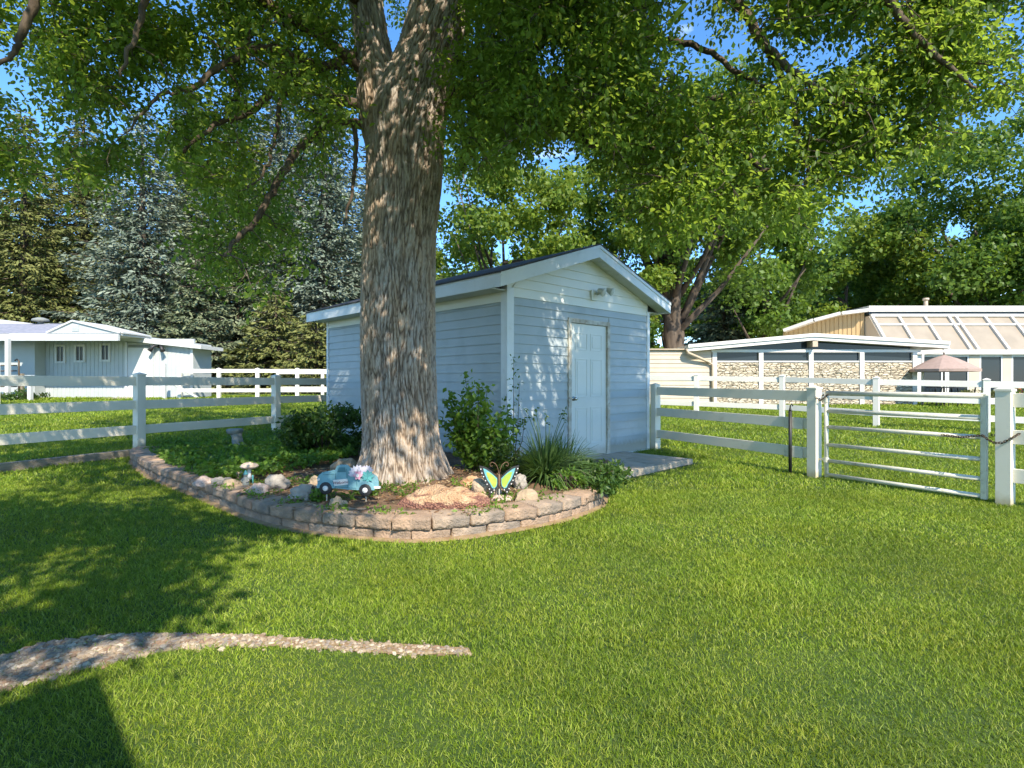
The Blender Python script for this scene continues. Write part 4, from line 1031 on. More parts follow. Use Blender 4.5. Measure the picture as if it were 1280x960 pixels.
# ground cover
gc = [G(x, y, .2).to_2d() for x, y in ((178, 566), (215, 585), (262, 600), (318, 600), (360, 588), (420, 580), (445, 572), (450, 545))]+[Vector((-2.6, 9.3)), Vector((-3.9, 11.4)), Vector((-4.7, 11.0)), Vector((-5.7, 8.95))]
P = []; O = []
N_ = 30000; A = np.array([(p.x, p.y) for p in gc]); X_ = rng.uniform(A[:, 0].min(), A[:, 0].max(), N_); Y_ = rng.uniform(A[:, 1].min(), A[:, 1].max(), N_)
k = pip(X_, Y_, [tuple(a) for a in A]); X_, Y_ = X_[k], Y_[k]
cl = np.array([.5+.5*noise.noise(Vector((a*2.3, b*2.3, 0)))+.35*noise.noise(Vector((a*7, b*7, 4))) for a, b in zip(X_, Y_)])
Z_ = .20+np.clip(cl, .05, 1)*.20*rng.uniform(.35, 1, len(X_))
stuff(foliage(np.stack([X_, Y_, Z_], 1), .062, M['groundcover'], 'ground_cover', up=1.1, asp=.75, droop=.05), 'bright green leafy ground cover in the left part of the flower bed', 'ground cover')
# litter, dry leaves and mulch chips in the bed
P = []
while len(P) < 3800:
    x = random.uniform(-3, 1.0); y = random.uniform(4.5, 7.0)
    if inpoly(x, y, inner) and noise.noise(Vector((x*2, y*2, 1))) > -.25: P.append((x, y, bedz(x, y)+random.uniform(.004, .022)))
P = np.array(P); k = len(P); d = rdir(k); d[:, 2] *= .2; N = rdir(k)*.4; N[:, 2] += 1; L = .042*rng.uniform(.4, 1.3, k); V_, T_ = leaf_arrays(P, d, unit(N), L, L*.45, .2)
M['litter'] = leafmat('dry_litter', [(.16, .085, .04), (.33, .17, .08), (.42, .30, .16), (.5, .4, .24)], .1, (.3, .2, .1), .9, .1)
stuff(npmesh('leaf_litter', V_, T_, M['litter']), 'dry brown leaf litter and bark chips on the bed soil', 'leaf litter')
P = []
while len(P) < 2600:
    x = random.uniform(-3.1, .9); y = random.uniform(4.5, 6.2)
    if inpoly(x, y, inner) and noise.noise(Vector((x*2.4, y*2.4, 7))) > .08: P.append((x, y, bedz(x, y)+random.uniform(.0, .05)))
stuff(foliage(np.array(P), .045, M['groundcover'], 'weeds', up=.6, asp=.45), 'sparse green weeds scattered over the bed soil', 'weeds')

# ------------------------------------------------------------------ rocks
def rock(label, px, py, wpx, hpx, mt, seed, z=.19, dy=.8, rough=.30, D=None, group=None, name='rock'):
    c = G(px, py+hpx*.5, z); D_ = c.y; sx = wpx/2/F*D_; sz = hpx/F*D_*.62
    P, Fc = rockverts(seed, sx, sx*dy, sz, rough, 4)
    m = MB(); m.add([p+Vector((0, 0, sz*.45)) for p in P], Fc, True)
    o = m.build(name, M[mt]); o.location = (c.x, c.y+sx*dy*.6, bedz(c.x, c.y)-.01 if z > .1 else z); o.rotation_euler = (0, 0, 0); tag(o, label, 'rock', group); return o
rock('small rounded pinkish rock, leftmost on the wall edge', 252, 598, 23, 13, 'pinkrock', 1)
rock('flat grey-tan rock just right of the leftmost pink one', 274, 596, 27, 13, 'greyrock', 2, .21)
rock('orange-tan rock in front of the flat grey-tan one', 288, 601, 23, 14, 'tanrock', 3)
rock('mottled pink rock in front of the little garden figure', 320, 609, 24, 15, 'pinkrock', 4)
rock('domed grey boulder right of the mushroom ornament', 342, 599, 36, 22, 'greyrock', 5, .2)
rock('long low grey boulder left of the truck ornament', 377, 614, 42, 19, 'greyrock', 6)
rock('round brown stone below the truck ornament', 422, 625, 20, 16, 'tanrock', 7)
rock('tan stone seen over the cab of the truck ornament', 429, 580, 28, 18, 'tanrock', 8, .2)
rock('small grey-tan stone behind the long grey boulder', 393, 600, 18, 15, 'tanrock', 9)
rock('small brown stone beneath the mushroom ornament', 301, 590, 18, 14, 'tanrock', 10, .2)
rock('purple-grey stone behind the butterfly ornament', 650, 600, 18, 20, 'greyrock', 11)
rock('reddish stone between the trunk and the butterfly', 590, 601, 26, 14, 'redrock', 12)
# big layered sandstone
def slab_rock(name, label, pts, h, mt, seed, loc, rz=0, tilt=0):
    # pts outline in metres (x,y); domed, ledged top
    n = len(pts); rings = [(1.0, 0), (1.02, .25), (.97, .5), (.90, .72), (.80, .9), (.55, 1.0), (.25, 1.03)]; V_ = []; sub = 10; out = []
    P = catmull([Vector(p) for p in pts]+[Vector(pts[0])], sub)[:-1]
    m_ = len(P)
    for (k, z) in rings:
        for p in P:
            q = Vector((p.x*k, p.y*k, z*h*(1+.35*noise.noise(Vector((p.x*4+seed, p.y*4, 0))))))
            q += noise.noise_vector(Vector((q.x*9+seed, q.y*9, q.z*22)))*.012+noise.noise_vector(Vector((q.x*30+seed, q.y*30, q.z*60)))*.004
            out.append(q)
    Fc = [(i*m_+k, i*m_+(k+1) % m_, (i+1)*m_+(k+1) % m_, (i+1)*m_+k) for i in range(len(rings)-1) for k in range(m_)]
    Fc.append(tuple((len(rings)-1)*m_+k for k in range(m_)))
    m = MB(); m.add(out, Fc, True); o = m.build(name, M[mt]); o.location = loc; o.rotation_euler = (tilt, 0, rz); tag(o, label, 'rock'); return o
def twotone():
    m, t, b = newmat('layered_sandstone'); L = t.links.new
    g = nd(t, 'ShaderNodeNewGeometry'); tcn = nd(t, 'ShaderNodeTexCoord'); sp = nd(t, 'ShaderNodeSeparateXYZ'); L(tcn.outputs['Object'], sp.inputs[0])
    n1 = nd(t, 'ShaderNodeTexNoise'); n1.inputs['Scale'].default_value = 9; n1.inputs['Detail'].default_value = 8; L(tcn.outputs['Object'], n1.inputs['Vector'])
    ma = nd(t, 'ShaderNodeMath', operation='MULTIPLY_ADD'); L(n1.outputs[0], ma.inputs[0]); ma.inputs[1].default_value = .12; L(sp.outputs['Z'], ma.inputs[2])
    mr = nd(t, 'ShaderNodeMapRange'); mr.inputs[1].default_value = .185; mr.inputs[2].default_value = .20; L(ma.outputs[0], mr.inputs[0])
    vo = nd(t, 'ShaderNodeTexVoronoi'); vo.inputs['Scale'].default_value = 55; L(tcn.outputs['Object'], vo.inputs['Vector'])
    cr = nd(t, 'ShaderNodeValToRGB'); e = cr.color_ramp.elements; e[0].color = (.40, .20, .13, 1); e[1].color = (.14, .06, .045, 1); e[1].position = .7; L(vo.outputs['Distance'], cr.inputs[0])
    c2 = nd(t, 'ShaderNodeValToRGB'); e = c2.color_ramp.elements; e[0].position = .35; e[0].color = (.42, .24, .13, 1); e[1].position = .65; e[1].color = (.52, .36, .22, 1); L(n1.outputs[0], c2.inputs[0])
    mm = nd(t, 'ShaderNodeMix', data_type='RGBA'); L(mr.outputs[0], mm.inputs['Factor']); L(cr.outputs[0], mm.inputs['A']); L(c2.outputs[0], mm.inputs['B']); L(mm.outputs['Result'], b.inputs['Base Color']); b.inputs['Roughness'].default_value = .95
    bn = nd(t, 'ShaderNodeBump'); bn.inputs['Distance'].default_value = .02; bn.inputs['Strength'].default_value = .8; ad = nd(t, 'ShaderNodeMath'); L(n1.outputs[0], ad.inputs[0]); L(vo.outputs['Distance'], ad.inputs[1]); L(ad.outputs[0], bn.inputs['Height']); L(bn.outputs[0], b.inputs['Normal']); return m
M['twotone'] = twotone()
c = G(552, 642, .16)
slab_rock('rock', 'largest rock: long red and tan layered sandstone lying against the trunk side of the wall', [(-.42, -.02), (-.36, .12), (-.2, .22), (.0, .24), (.2, .2), (.38, .1), (.42, -.02), (.3, -.10), (.05, -.13), (-.25, -.12)], .17, 'twotone', 3, (c.x, c.y+.22, .13), tilt=math.radians(14))
c = G(606, 622, .18)
slab_rock('rock', 'pale upright sandstone slab at the right end of the red sandstone', [(-.14, 0), (-.12, .1), (0, .14), (.12, .1), (.15, 0), (.05, -.07), (-.08, -.07)], .20, 'palerock', 8, (c.x, c.y+.16, .13), tilt=math.radians(24))
c = G(658, 628, .16)
slab_rock('rock', 'small angular brown stone right of the butterfly ornament', [(-.10, -.03), (-.09, .05), (0, .09), (.08, .06), (.11, -.02), (.02, -.06)], .11, 'tanrock', 5, (c.x, c.y+.06, .14), tilt=math.radians(10))
c = G(627, 625, .16)
slab_rock('rock', 'flat pinkish stone hidden low behind the wall under the butterfly', [(-.10, -.03), (-.09, .04), (0, .07), (.09, .05), (.10, -.02), (.02, -.05)], .05, 'pinkrock', 6, (c.x, c.y+.02, .14))

# ------------------------------------------------------------------ ornaments
M['truck'] = mat('truck_blue', (.19, .38, .42), (.15, .31, .36), .45, 14, .1, 60)
M['truckdark'] = mat('truck_line', (.07, .20, .23), (.05, .15, .18), .5, 8)
M['tyre'] = mat('tyre_black', (.015, .015, .017), (.03, .03, .03), .6, 8)
M['ornwhite'] = mat('ornament_white', (.75, .73, .70), (.7, .68, .64), .5, 8)
M['pink'] = mat('petal_pink', (.62, .22, .32), (.75, .45, .52), .5, 30)
M['petal'] = mat('petal_white', (.70, .66, .70), (.45, .38, .50), .5, 25)
M['teal'] = mat('teal_paint', (.08, .30, .32), (.12, .40, .38), .5, 10)
M['red'] = mat('red_lettering', (.22, .05, .06), (.2, .04, .05), .5, 10)
M['wingyel'] = mat('wing_yellow', (.26, .42, .06), (.42, .50, .08), .35, 20)
M['wingblue'] = mat('wing_blue', (.12, .36, .42), (.18, .44, .42), .35, 20)
M['wood'] = mat('brown_body', (.22, .12, .07), (.15, .08, .05), .6, 20)
M['statue'] = mat('statue_grey', (.26, .25, .23), (.18, .22, .21), .8, 30, .4, 50)
M['mushcap'] = mat('mushroom_cap', (.50, .36, .26), (.62, .52, .42), .7, 25, .2, 60)
def text_mesh(s, size, th, mt, name, parent, loc, rot, shear=0.0, align='CENTER'):
    cu = bpy.data.curves.new(name, 'FONT'); cu.body = s; cu.size = size; cu.extrude = th; cu.align_x = align; cu.align_y = 'CENTER'; cu.shear = shear
    o = bpy.data.objects.new('tmp', cu); C.objects.link(o); dg = bpy.context.evaluated_depsgraph_get()
    me = bpy.data.meshes.new_from_object(o.evaluated_get(dg)); bpy.data.objects.remove(o); me.name = name
    me.materials.clear(); me.materials.append(mt); r = bpy.data.objects.new(name, me); link(r, parent); r.location = loc; r.rotation_euler = rot; return r
tp_ = G(435, 628, .18); sc_ = tp_.y/F     # metres per pixel
truck = empty('truck_ornament', (tp_.x, tp_.y, .17), math.radians(-3)); tag(truck, 'turquoise pickup truck garden stake reading Welcome, with flowers in its bed', 'garden ornament')
def tx(px, py): return Vector(((px-435)*sc_, 0, (628-py)*sc_))
body = [(397, 607), (396, 596), (399, 592), (403, 589), (414, 587), (419, 586), (421, 581), (425, 579.5), (434, 579.5), (438, 583), (441, 588), (446, 590), (452, 590), (458, 589), (466, 590), (472, 594), (474, 601), (474, 606), (468, 611), (463, 612), (450, 611), (436, 610.5), (420, 609), (412, 610), (400, 610)]
m = MB(); m.prism([tx(*p)+Vector((0, -.012, 0)) for p in body], (0, .024, 0)); bd = m.build('body', M['truck'], truck, .004)
def arch(cx, cy, r, r2, a0=0, a1=180, y0=-.026, th=.014):
    m = MB(); n = 14; P = []
    for k in range(n+1): a = math.radians(a0+(a1-a0)*k/n); P.append(tx(cx+math.cos(a)*r, cy-math.sin(a)*r))
    for k in range(n, -1, -1): a = math.radians(a0+(a1-a0)*k/n); P.append(tx(cx+math.cos(a)*r2, cy-math.sin(a)*r2))
    m.prism([p+Vector((0, y0, 0)) for p in P], (0, th, 0)); return m
for cx, cy in ((408, 608.5), (458, 610.5)):
    arch(cx, cy, 11.5, 7.5).build('fender', M['truck'], bd, .002)
    m = MB(); c_ = tx(cx, cy); m.tube([c_+Vector((0, -.034, 0)), c_+Vector((0, -.030, 0)), c_+Vector((0, .005, 0))], [7.0*sc_, 7.8*sc_, 7.8*sc_], 24); wh = m.build('wheel', M['tyre'], truck)
    m = MB(); m.tube([c_+Vector((0, -.043, 0)), c_+Vector((0, -.034, 0))], [2.9*sc_, 3.6*sc_], 18); m.build('hubcap', M['ornwhite'], wh)
    m = MB(); m.box(c_+Vector((0, 0, -9*sc_)), (.009, .006, 22*sc_)); m.build('stake', M['gate'], truck)
m = MB(); m.prism([tx(x, y)+Vector((0, -.0145, 0)) for x, y in ((422, 588.5), (424, 582.5), (432, 582.5), (433, 588.5))], (0, .004, 0)); m.build('window', M['truckdark'], bd)
m = MB()
for a, b in (((420, 590), (420, 606)), ((434, 584), (435, 608)), ((420, 607), (448, 608.5)), ((397, 600), (402, 600)), ((404, 592), (418, 591)), ((446, 592), (447, 606))): m.beam(tx(*a)+Vector((0, -.0135, 0)), tx(*b)+Vector((0, -.0135, 0)), .004, .0035, up=(0, 1, 0))
m.build('panel_line', M['truckdark'], bd)
m = MB(); m.prism([tx(x, y)+Vector((0, -.022, 0)) for x, y in ((417, 598.5), (435, 596.5), (436, 603.5), (418, 606))], (0, .008, 0)); sg_ = m.build('sign', M['ornwhite'], bd, .001)
text_mesh('Welcome', 5.0*sc_, .0008, M['red'], 'lettering', sg_, tx(426.5, 601.3)+Vector((0, -.0235, 0)), (math.radians(90), math.radians(-6), 0), .25)
m = MB(); m.prism([tx(x, y)+Vector((0, -.018, 0)) for x, y in ((396, 604), (401, 604), (401, 606.5), (396, 606.5))], (0, .03, 0)); m.build('bumper', M['ornwhite'], bd); m = MB(); m.prism([tx(x, y)+Vector((0, -.018, 0)) for x, y in ((468, 606), (476, 606), (476, 608.5), (468, 608.5))], (0, .03, 0)); m.build('bumper', M['ornwhite'], bd)
m = MB(); m.disk(tx(398.5, 598)+Vector((0, -.02, 0)), 1.5*sc_, .008); m.build('headlight', M['ornwhite'], bd)
# flowers
def petals(cx, cy, R, n, mt, nm, y=-.03, w_=.35, a0=0, a1=360):
    V_ = []; m = MB(); c_ = tx(cx, cy)
    for k in range(n):
        a = math.radians(a0+(a1-a0)*k/n); d = Vector((math.cos(a), 0, math.sin(a))); s = Vector((-d.z, 0, d.x)); r = R*sc_
        P = [c_, c_+d*r*.35+s*r*w_*.5, c_+d*r*.75+s*r*w_*.42, c_+d*r, c_+d*r*.75-s*r*w_*.42, c_+d*r*.35-s*r*w_*.5]
        m.prism([p+Vector((0, y-.004*(k % 2)-.0, 0)) for p in P], (0, .003, 0))
    m.build(nm, mt, truck)
petals(449, 591.5, 13, 9, M['petal'], 'flower', -.022, .42, 15, 200)
petals(449, 592, 6, 6, M['pink'], 'flower', -.034, .6)
petals(461, 593, 8, 8, M['teal'], 'flower', -.026, .5)
petals(460, 588, 9, 5, M['petal'], 'flower', -.02, .4, 20, 140)
m = MB(); m.disk(tx(449, 592)+Vector((0, -.043, 0)), 2.0*sc_, .006); m.build('flower_centre', M['ornwhite'], truck)
# butterfly
bp_ = G(624, 622, .18); sb_ = bp_.y/F
bf = empty('butterfly_ornament', (bp_.x, bp_.y, .16), math.radians(5)); tag(bf, 'yellow and turquoise butterfly garden stake with black wing edges', 'garden ornament')
def bx_(px, py): return Vector(((px-624.5)*sb_, 0, (622-py)*sb_))
wing = [(626, 594), (634, 586), (642, 580.5), (650, 578.5), (648.5, 586), (645.5, 594), (641.5, 601), (638, 605), (637.5, 611), (634.5, 616), (632, 611), (627.5, 607.5), (626, 602)]
inner_b = [(627.2, 595), (635, 588), (641.5, 583.5), (645, 582), (643.5, 588), (640, 596.5), (636, 602), (634, 606.5), (631, 608), (627.8, 605), (627, 601)]
inner_y = [(627.6, 596.5), (632, 591.5), (637.5, 587.5), (641, 587), (639.5, 593), (635.5, 600.5), (633, 605), (630.8, 606.8), (628.3, 604), (627.6, 600)]
for sg in (1, -1):
    def wv(P, yo, th):
        Q_ = [bx_(624.5+sg*(x-624.5), y) for x, y in P]; 
        Q_ = [Vector((p.x*.98, -abs(p.x)*.10+yo, p.z)) for p in Q_]
        m = MB(); m.prism(Q_ if sg == 1 else Q_[::-1], (0, th, 0)); return m
    w0 = wv(wing, 0, .006).build('wing', M['tyre'], bf)
    wv(inner_b, -.003, .0035).build('wing_panel', M['wingblue'], w0); wv(inner_y, -.005, .0035).build('wing_panel', M['wingyel'], w0)
    m = MB()
    for (x, y) in ((648, 583), (646.5, 588), (644.5, 592.5), (642, 597.5), (640, 602), (637, 608), (634.5, 612), (631, 609.5)):
        p = bx_(624.5+sg*(x-624.5), y); p = Vector((p.x*.98, -abs(p.x)*.10-.003, p.z)); m.disk(p, .75*sb_, .002, n=8)
    m.build('wing_spot', M['ornwhite'], w0)
m = MB(); m.tube([bx_(624.5, 608), bx_(624.5, 603), bx_(624.5, 597), bx_(624.5, 593), bx_(624.5, 590)], [.004, .010, .012, .010, .006], 10); m.build('body', M['wood'], bf)
m = MB()
for sg in (1, -1):
    P = [bx_(624.5+sg*(x-624.5), y) for x, y in ((624.7, 591), (626, 584), (628.5, 578), (633, 575), (636, 577), (635, 580), (632.8, 579))]; m.tube(catmull(P, 5), .0025, 6)
m.build('antenna', M['wood'], bf)
m = MB(); m.tube([bx_(624.5, 625), bx_(624.5, 603)+Vector((0, .008, 0))], .0035, 6); m.build('stake', M['gate'], bf)
# mushroom
mp_ = G(309, 600, .2); mu = empty('mushroom_ornament', (mp_.x, mp_.y+.05, .2)); tag(mu, 'stone mushroom ornament with a flat tan cap above the small rocks', 'garden ornament'); s_ = mp_.y/F
m = MB(); m.lathe((0, 0, 0), [(.028, 0), (.022, .04), (.02, .08), (.022, .115), (.03, .125)], 14); m.build('stem', M['ornwhite'], mu)
m = MB(); m.lathe((0, 0, 0), [(.02, .112), (.07, .118), (.092, .135), (.095, .146), (.08, .162), (.05, .178), (.015, .186)], 22); m.build('cap', M['mushcap'], mu)
# little figure and peg
fg = G(307, 606, .19); fi = empty('garden_gnome', (fg.x, fg.y, .18)); tag(fi, 'tiny weathered grey garden figure standing before the mushroom ornament', 'garden ornament')
m = MB(); m.lathe((0, 0, 0), [(.035, 0), (.038, .02), (.030, .05), (.026, .08), (.018, .095)], 12)
m.tube([(-.022, 0, .078), (-.038, -.012, .055), (-.02, -.03, .04)], [.011, .010, .008], 8); m.tube([(.022, 0, .078), (.038, -.012, .055), (.02, -.03, .04)], [.011, .010, .008], 8); m.build('body', M['statue'], fi)
m = MB(); m.lathe((0, 0, .092), [(.008, 0), (.018, .008), (.021, .02), (.018, .034), (.006, .042)], 12); m.build('head', M['statue'], fi)
m = MB(); m.lathe((0, 0, .118), [(.024, 0), (.02, .008), (.012, .028), (.003, .045)], 12); m.build('hat', M['teal'], fi)
pg = G(316, 603, .19); m = MB(); m.tube([(0, 0, -.02), (0, 0, .085), (0, 0, .10)], [.008, .008, .003], 8); m.tube([(0, 0, .08), (0, 0, .088)], .012, 8); o = m.build('garden_peg', M['teal']); o.location = (pg.x, pg.y, .17); tag(o, 'short turquoise peg beside the tiny garden figure', 'peg')
# stone pedestal
pd = empty('bird_bath', (-4.33, 8.75, .2)); tag(pd, 'stubby broken grey stone pedestal standing in the ground cover', 'garden ornament')
m = MB(); m.lathe((.06, 0, 0), [(.14, 0), (.13, .05), (.085, .08), (.075, .2), (.09, .26)], 14); m.build('pedestal', M['statue'], pd).rotation_euler = (0, -.15, 0)
m = MB(); m.lathe((0, 0, .24), [(.08, 0), (.11, .02), (.125, .06), (.12, .08), (.10, .085)], 16); m.build('basin', M['statue'], pd)

# ------------------------------------------------------------------ pale barn on the left
M['barn'] = mat('barn_siding', (.46, .49, .48), (.43, .46, .45), .6, 3, .1, 30)
M['barntrim'] = mat('barn_trim', (.60, .61, .59), (.56, .57, .55), .5, 3)
M['glass'] = None
def glassmat(name, col=(.02, .03, .04), rough=.05):
    m, t, b = newmat(name); b.inputs['Base Color'].default_value = (*col, 1); b.inputs['Roughness'].default_value = rough; b.inputs['Specular IOR Level'].default_value = .25
    tcn = nd(t, 'ShaderNodeTexCoord'); n2 = nd(t, 'ShaderNodeTexNoise'); n2.inputs['Scale'].default_value = 1.2; bn = nd(t, 'ShaderNodeBump'); bn.inputs['Strength'].default_value = .02
    t.links.new(tcn.outputs['Object'], n2.inputs['Vector']); t.links.new(n2.outputs[0], bn.inputs['Height']); t.links.new(bn.outputs[0], b.inputs['Normal']); return m
M['glass'] = glassmat('window_glass')
BD = 22.0; bz = .60
def BX(px, D=BD): return (px-640)/F*D
barn = empty('barn', (BX(150), BD, bz)); tag(barn, 'pale grey-white barn with a porch roof and three small square windows', 'barn'); bo = barn.location
def lx(px, D=BD): return BX(px, D)-bo.x
def lz(py, D=BD): return Zt(py, D)-bz
xw = lx(242); m = MB(); m.bx((lx(57), 0, -.1), (xw, .12, 2.36)); g_ = lx(57)+.02
while g_ < xw-.16: m.bx((g_, -.012, .02), (g_+.14, -.0005, 2.34)); g_ += .16
m.build('front_wall', M['barn'], barn)
m = MB(); m.bx((lx(-90), -.5, -.1), (lx(57)-.003, .12, 2.36)); m.build('front_wall', M['barn'], barn)
m = MB(); m.bx((xw-.12, .121, -.1), (xw, 1.3, 2.2)); m.build('side_wall', M['barn'], barn)
def fbox(a, b, t, bt_, y0, y1): m = MB(); m.bx((lx(a), y0, lz(bt_)), (lx(b), y1, lz(t))); return m
dr_ = fbox(161, 190, 429, 497, -.05, -.013).build('door', M['barntrim'], barn)
fbox(161.5, 189, 431, 434.5, -.07, -.052).build('transom', M['statue'], dr_)
fbox(157.5, 160.8, 428, 497, -.08, -.013).build('door_trim', M['barntrim'], barn); fbox(190.3, 193, 428, 497, -.08, -.013).build('door_trim', M['barntrim'], barn)
fbox(239, 242, 432, 499, -.06, -.013).build('corner_trim', M['barntrim'], barn)
m = MB(); x = lx(204.5, 20.9); m.bx((x-.05, -1.1, -.1), (x+.05, -1.0, 1.35)); m.build('post', M['barntrim'], barn)
m = MB(); m.beam((x+.05, -1.05, .75), (x+.8, -.1, .0), .06, .08); m.build('handrail', M['barntrim'], barn)
fbox(150, 192, 496.5, 503, -.9, -.02).build('step', M['concrete'], barn)
m = MB(); p = Vector((lx(201), -.1, lz(433)))
for k in (-1, 1): m.tube([p, p+Vector((.14*k, -.12, 0)), p+Vector((.26*k, -.2, -.2))], [.03, .05, .09], 8)
m.tube([p+Vector((0, .09, 0)), p], .07, 8); m.build('floodlight', M['black'], barn)
for (a, b, t0, b0_) in ((70, 83, 431, 454), (94, 107.5, 431, 453), (126, 139, 429.5, 452)):
    x0, x1 = lx(a), lx(b); z1, z0 = lz(t0), lz(b0_); m = MB(); tt = .075
    m.bx((x0, -.07, z0), (x0+tt, -.013, z1)); m.bx((x1-tt, -.07, z0), (x1, -.013, z1)); m.bx((x0+tt, -.068, z0), (x1-tt, -.013, z0+tt)); m.bx((x0+tt, -.068, z1-tt), (x1-tt, -.013, z1))
    m.bx(((x0+x1)/2-.012, -.05, z0+tt), ((x0+x1)/2+.012, -.026, z1-tt))
    f_ = m.build('window', M['barntrim'], barn); m = MB(); m.bx((x0+tt, -.025, z0+tt), (x1-tt, -.0135, z1-tt)); m.build('pane', M['glass'], f_)
pd_ = 20.4; pf = pd_-BD; xr = lx(150, pd_)
m = MB(); m.bx((lx(57), pf+.002, 2.365), (xr, 1.0, 2.43)); pr = m.build('porch_roof', M['barntrim'], barn)
m = MB(); m.bx((lx(-90, pd_), pf-.1, lz(426, pd_)), (xr, pf, lz(417.5, pd_))); m.build('fascia', M['barntrim'], pr)
m = MB(); y1 = -.25; P = [(lx(148, 21.7), y1, lz(425, 21.7)), (lx(250, 21.7), y1, lz(436, 21.7)), (lx(250, 21.7), y1, lz(431.5, 21.7)), (lx(148, 21.7), y1, lz(418.5, 21.7))]
m.prism(P, (0, 1.7, 0)); m.build('side_roof', M['barntrim'], barn)
zr0, zr1 = 2.44, lz(403.5, 22); xg = lx(90, 21.5)
m = MB(); m.add([(lx(-90), pf+.1, zr0), (xg, pf+.1, zr0), (xg, .3, zr1), (lx(-90), .3, zr1), (lx(-90), 3, zr0), (xg, 3, zr0)], [(0, 1, 2, 3), (3, 2, 5, 4), (1, 5, 2)]); m.build('roof', M['greyshingle'], barn)
gx0, gx1, gxa = lx(61, pd_), xr, lx(92, pd_); zt_ = lz(402, pd_); yy = pf-.02
m = MB(); m.prism([(gx0, yy, zr0), (gx1, yy, zr0), (gxa, yy, zt_)], (0, .1, 0)); gb_ = m.build('gable', M['barn'], barn)
m = MB(); m.beam((gx0-.05, yy-.03, zr0+.02), (gxa, yy-.03, zt_+.03), .05, .06, up=(0, 0, 1)); m.beam((gxa, yy-.035, zt_+.03), (gx1+.05, yy-.035, zr0+.02), .05, .06); m.build('gable_trim', M['barntrim'], gb_)
m = MB(); m.prism([(gxa, yy+.101, zt_), (gx1+.05, yy+.101, zr0), (gx1+.05, yy+.101, zr0+.05), (gxa, yy+.101, zt_+.05)], (0, 1.6, 0)); m.build('gable_roof', M['barntrim'], barn)
m = MB()
for k in range(5): m.bx((gxa-.03, yy-.03, zr0+.09+k*.045), (gxa+.23, yy-.001, zr0+.12+k*.045))
m.build('vent', M['barntrim'], gb_)
m = MB(); m.lathe((lx(48, 22.2), .3, zr1-.02), [(.1, 0), (.1, .08), (.30, .12), (.27, .2), (.1, .26)], 14); m.build('roof_vent', M['statue'], barn)
for px in (8, 36):
    x = lx(px, 19.8); m = MB(); m.bx((x-.06, 19.8-BD, -.3), (x+.06, 19.92-BD, 2.2 if px == 8 else .9)); m.build('post', M['barntrim'], barn)
m = MB(); x = lx(-2, 26); m.prism([(x-4, 4, 2.4), (x+1.6, 4, 2.4), (x-.3, 4, lz(398, 26))], (0, 3, 0)); m.build('rear_gable', M['barntrim'], barn)
# corral panel
cp_ = empty('corral_panel', (BX(0, 20.5), 20.5, .55)); tag(cp_, 'dark tube corral panel in front of the barn at the left edge', 'corral panel')
m = MB()
for z in (.25, .55, .85, 1.12, 1.32): m.tube([(-1.4, 0, z), (.62, 0, z)], .022, 8)
m.tube([(.55, 0, 1.5), (.62, 0, 1.55), (.69, 0, 1.48), (.69, 0, 0)], .028, 8); m.tube([(-1.4, 0, 0), (-1.4, 0, 1.4)], .028, 8); m.build('frame', M['bgbark'], cp_)
m = MB(); m.box((0, 0, .5), (.12, .12, 1.05)); o = m.build('wooden_post', M['kerb'], bevel=.01); o.location = (BX(27, 20.6), 20.6, .55); tag(o, 'short brown wooden post beside the corral panel', 'post')
shrub('low dark bush at the foot of the corral panel', (BX(22, 20), 20, .55), (.9, .4, .42), 900, .1, M['leafdark'], 8)
shrub('low dark bush along the shaded barn wall', (BX(52, 21), 20.8, .58), (.6, .3, .25), 500, .1, M['leafdark'], 6)

# ------------------------------------------------------------------ stone house on the right
M['housewhite'] = mat('house_trim', (.70, .67, .61), (.66, .63, .57), .5, 2)
M['beige'] = mat('beige_siding', (.56, .47, .35), (.52, .43, .31), .6, 2)
M['tan'] = mat('tan_boards', (.46, .32, .15), (.38, .26, .12), .7, 3, stretch=(8, 8, .5))
M['gutter'] = mat('tan_gutter', (.50, .40, .28), (.45, .35, .25), .5, 5)
def stonemat():
    m, t, b = newmat('stacked_stone'); L = t.links.new
    tcn = nd(t, 'ShaderNodeTexCoord'); mpn = nd(t, 'ShaderNodeMapping'); mpn.inputs['Scale'].default_value = (3.5, 3.5, 12)
    L(tcn.outputs['Object'], mpn.inputs[0])
    vo = nd(t, 'ShaderNodeTexVoronoi'); vo.inputs['Scale'].default_value = 1.3; L(mpn.outputs[0], vo.inputs['Vector'])
    v2 = nd(t, 'ShaderNodeTexVoronoi', feature='DISTANCE_TO_EDGE'); v2.inputs['Scale'].default_value = 1.3; L(mpn.outputs[0], v2.inputs['Vector'])
    cr = nd(t, 'ShaderNodeValToRGB'); e = cr.color_ramp.elements; e[0].color = (.52, .43, .29, 1); e[1].color = (.66, .58, .45, 1); x = e.new(.5); x.color = (.60, .52, .38, 1)
    L(vo.outputs['Color'], cr.inputs[0])
    mr = nd(t, 'ShaderNodeMapRange'); mr.inputs[2].default_value = .10; L(v2.outputs['Distance'], mr.inputs[0])
    mm = nd(t, 'ShaderNodeMix', data_type='RGBA'); mm.inputs['A'].default_value = (.42, .33, .22, 1); L(cr.outputs[0], mm.inputs['B']); L(mr.outputs[0], mm.inputs['Factor']); L(mm.outputs['Result'], b.inputs['Base Color'])
    bn = nd(t, 'ShaderNodeBump'); bn.inputs['Distance'].default_value = .06; L(mr.outputs[0], bn.inputs['Height']); L(bn.outputs[0], b.inputs['Normal']); b.inputs['Roughness'].default_value = .9; return m
M['stone'] = stonemat()
HD = 22.0
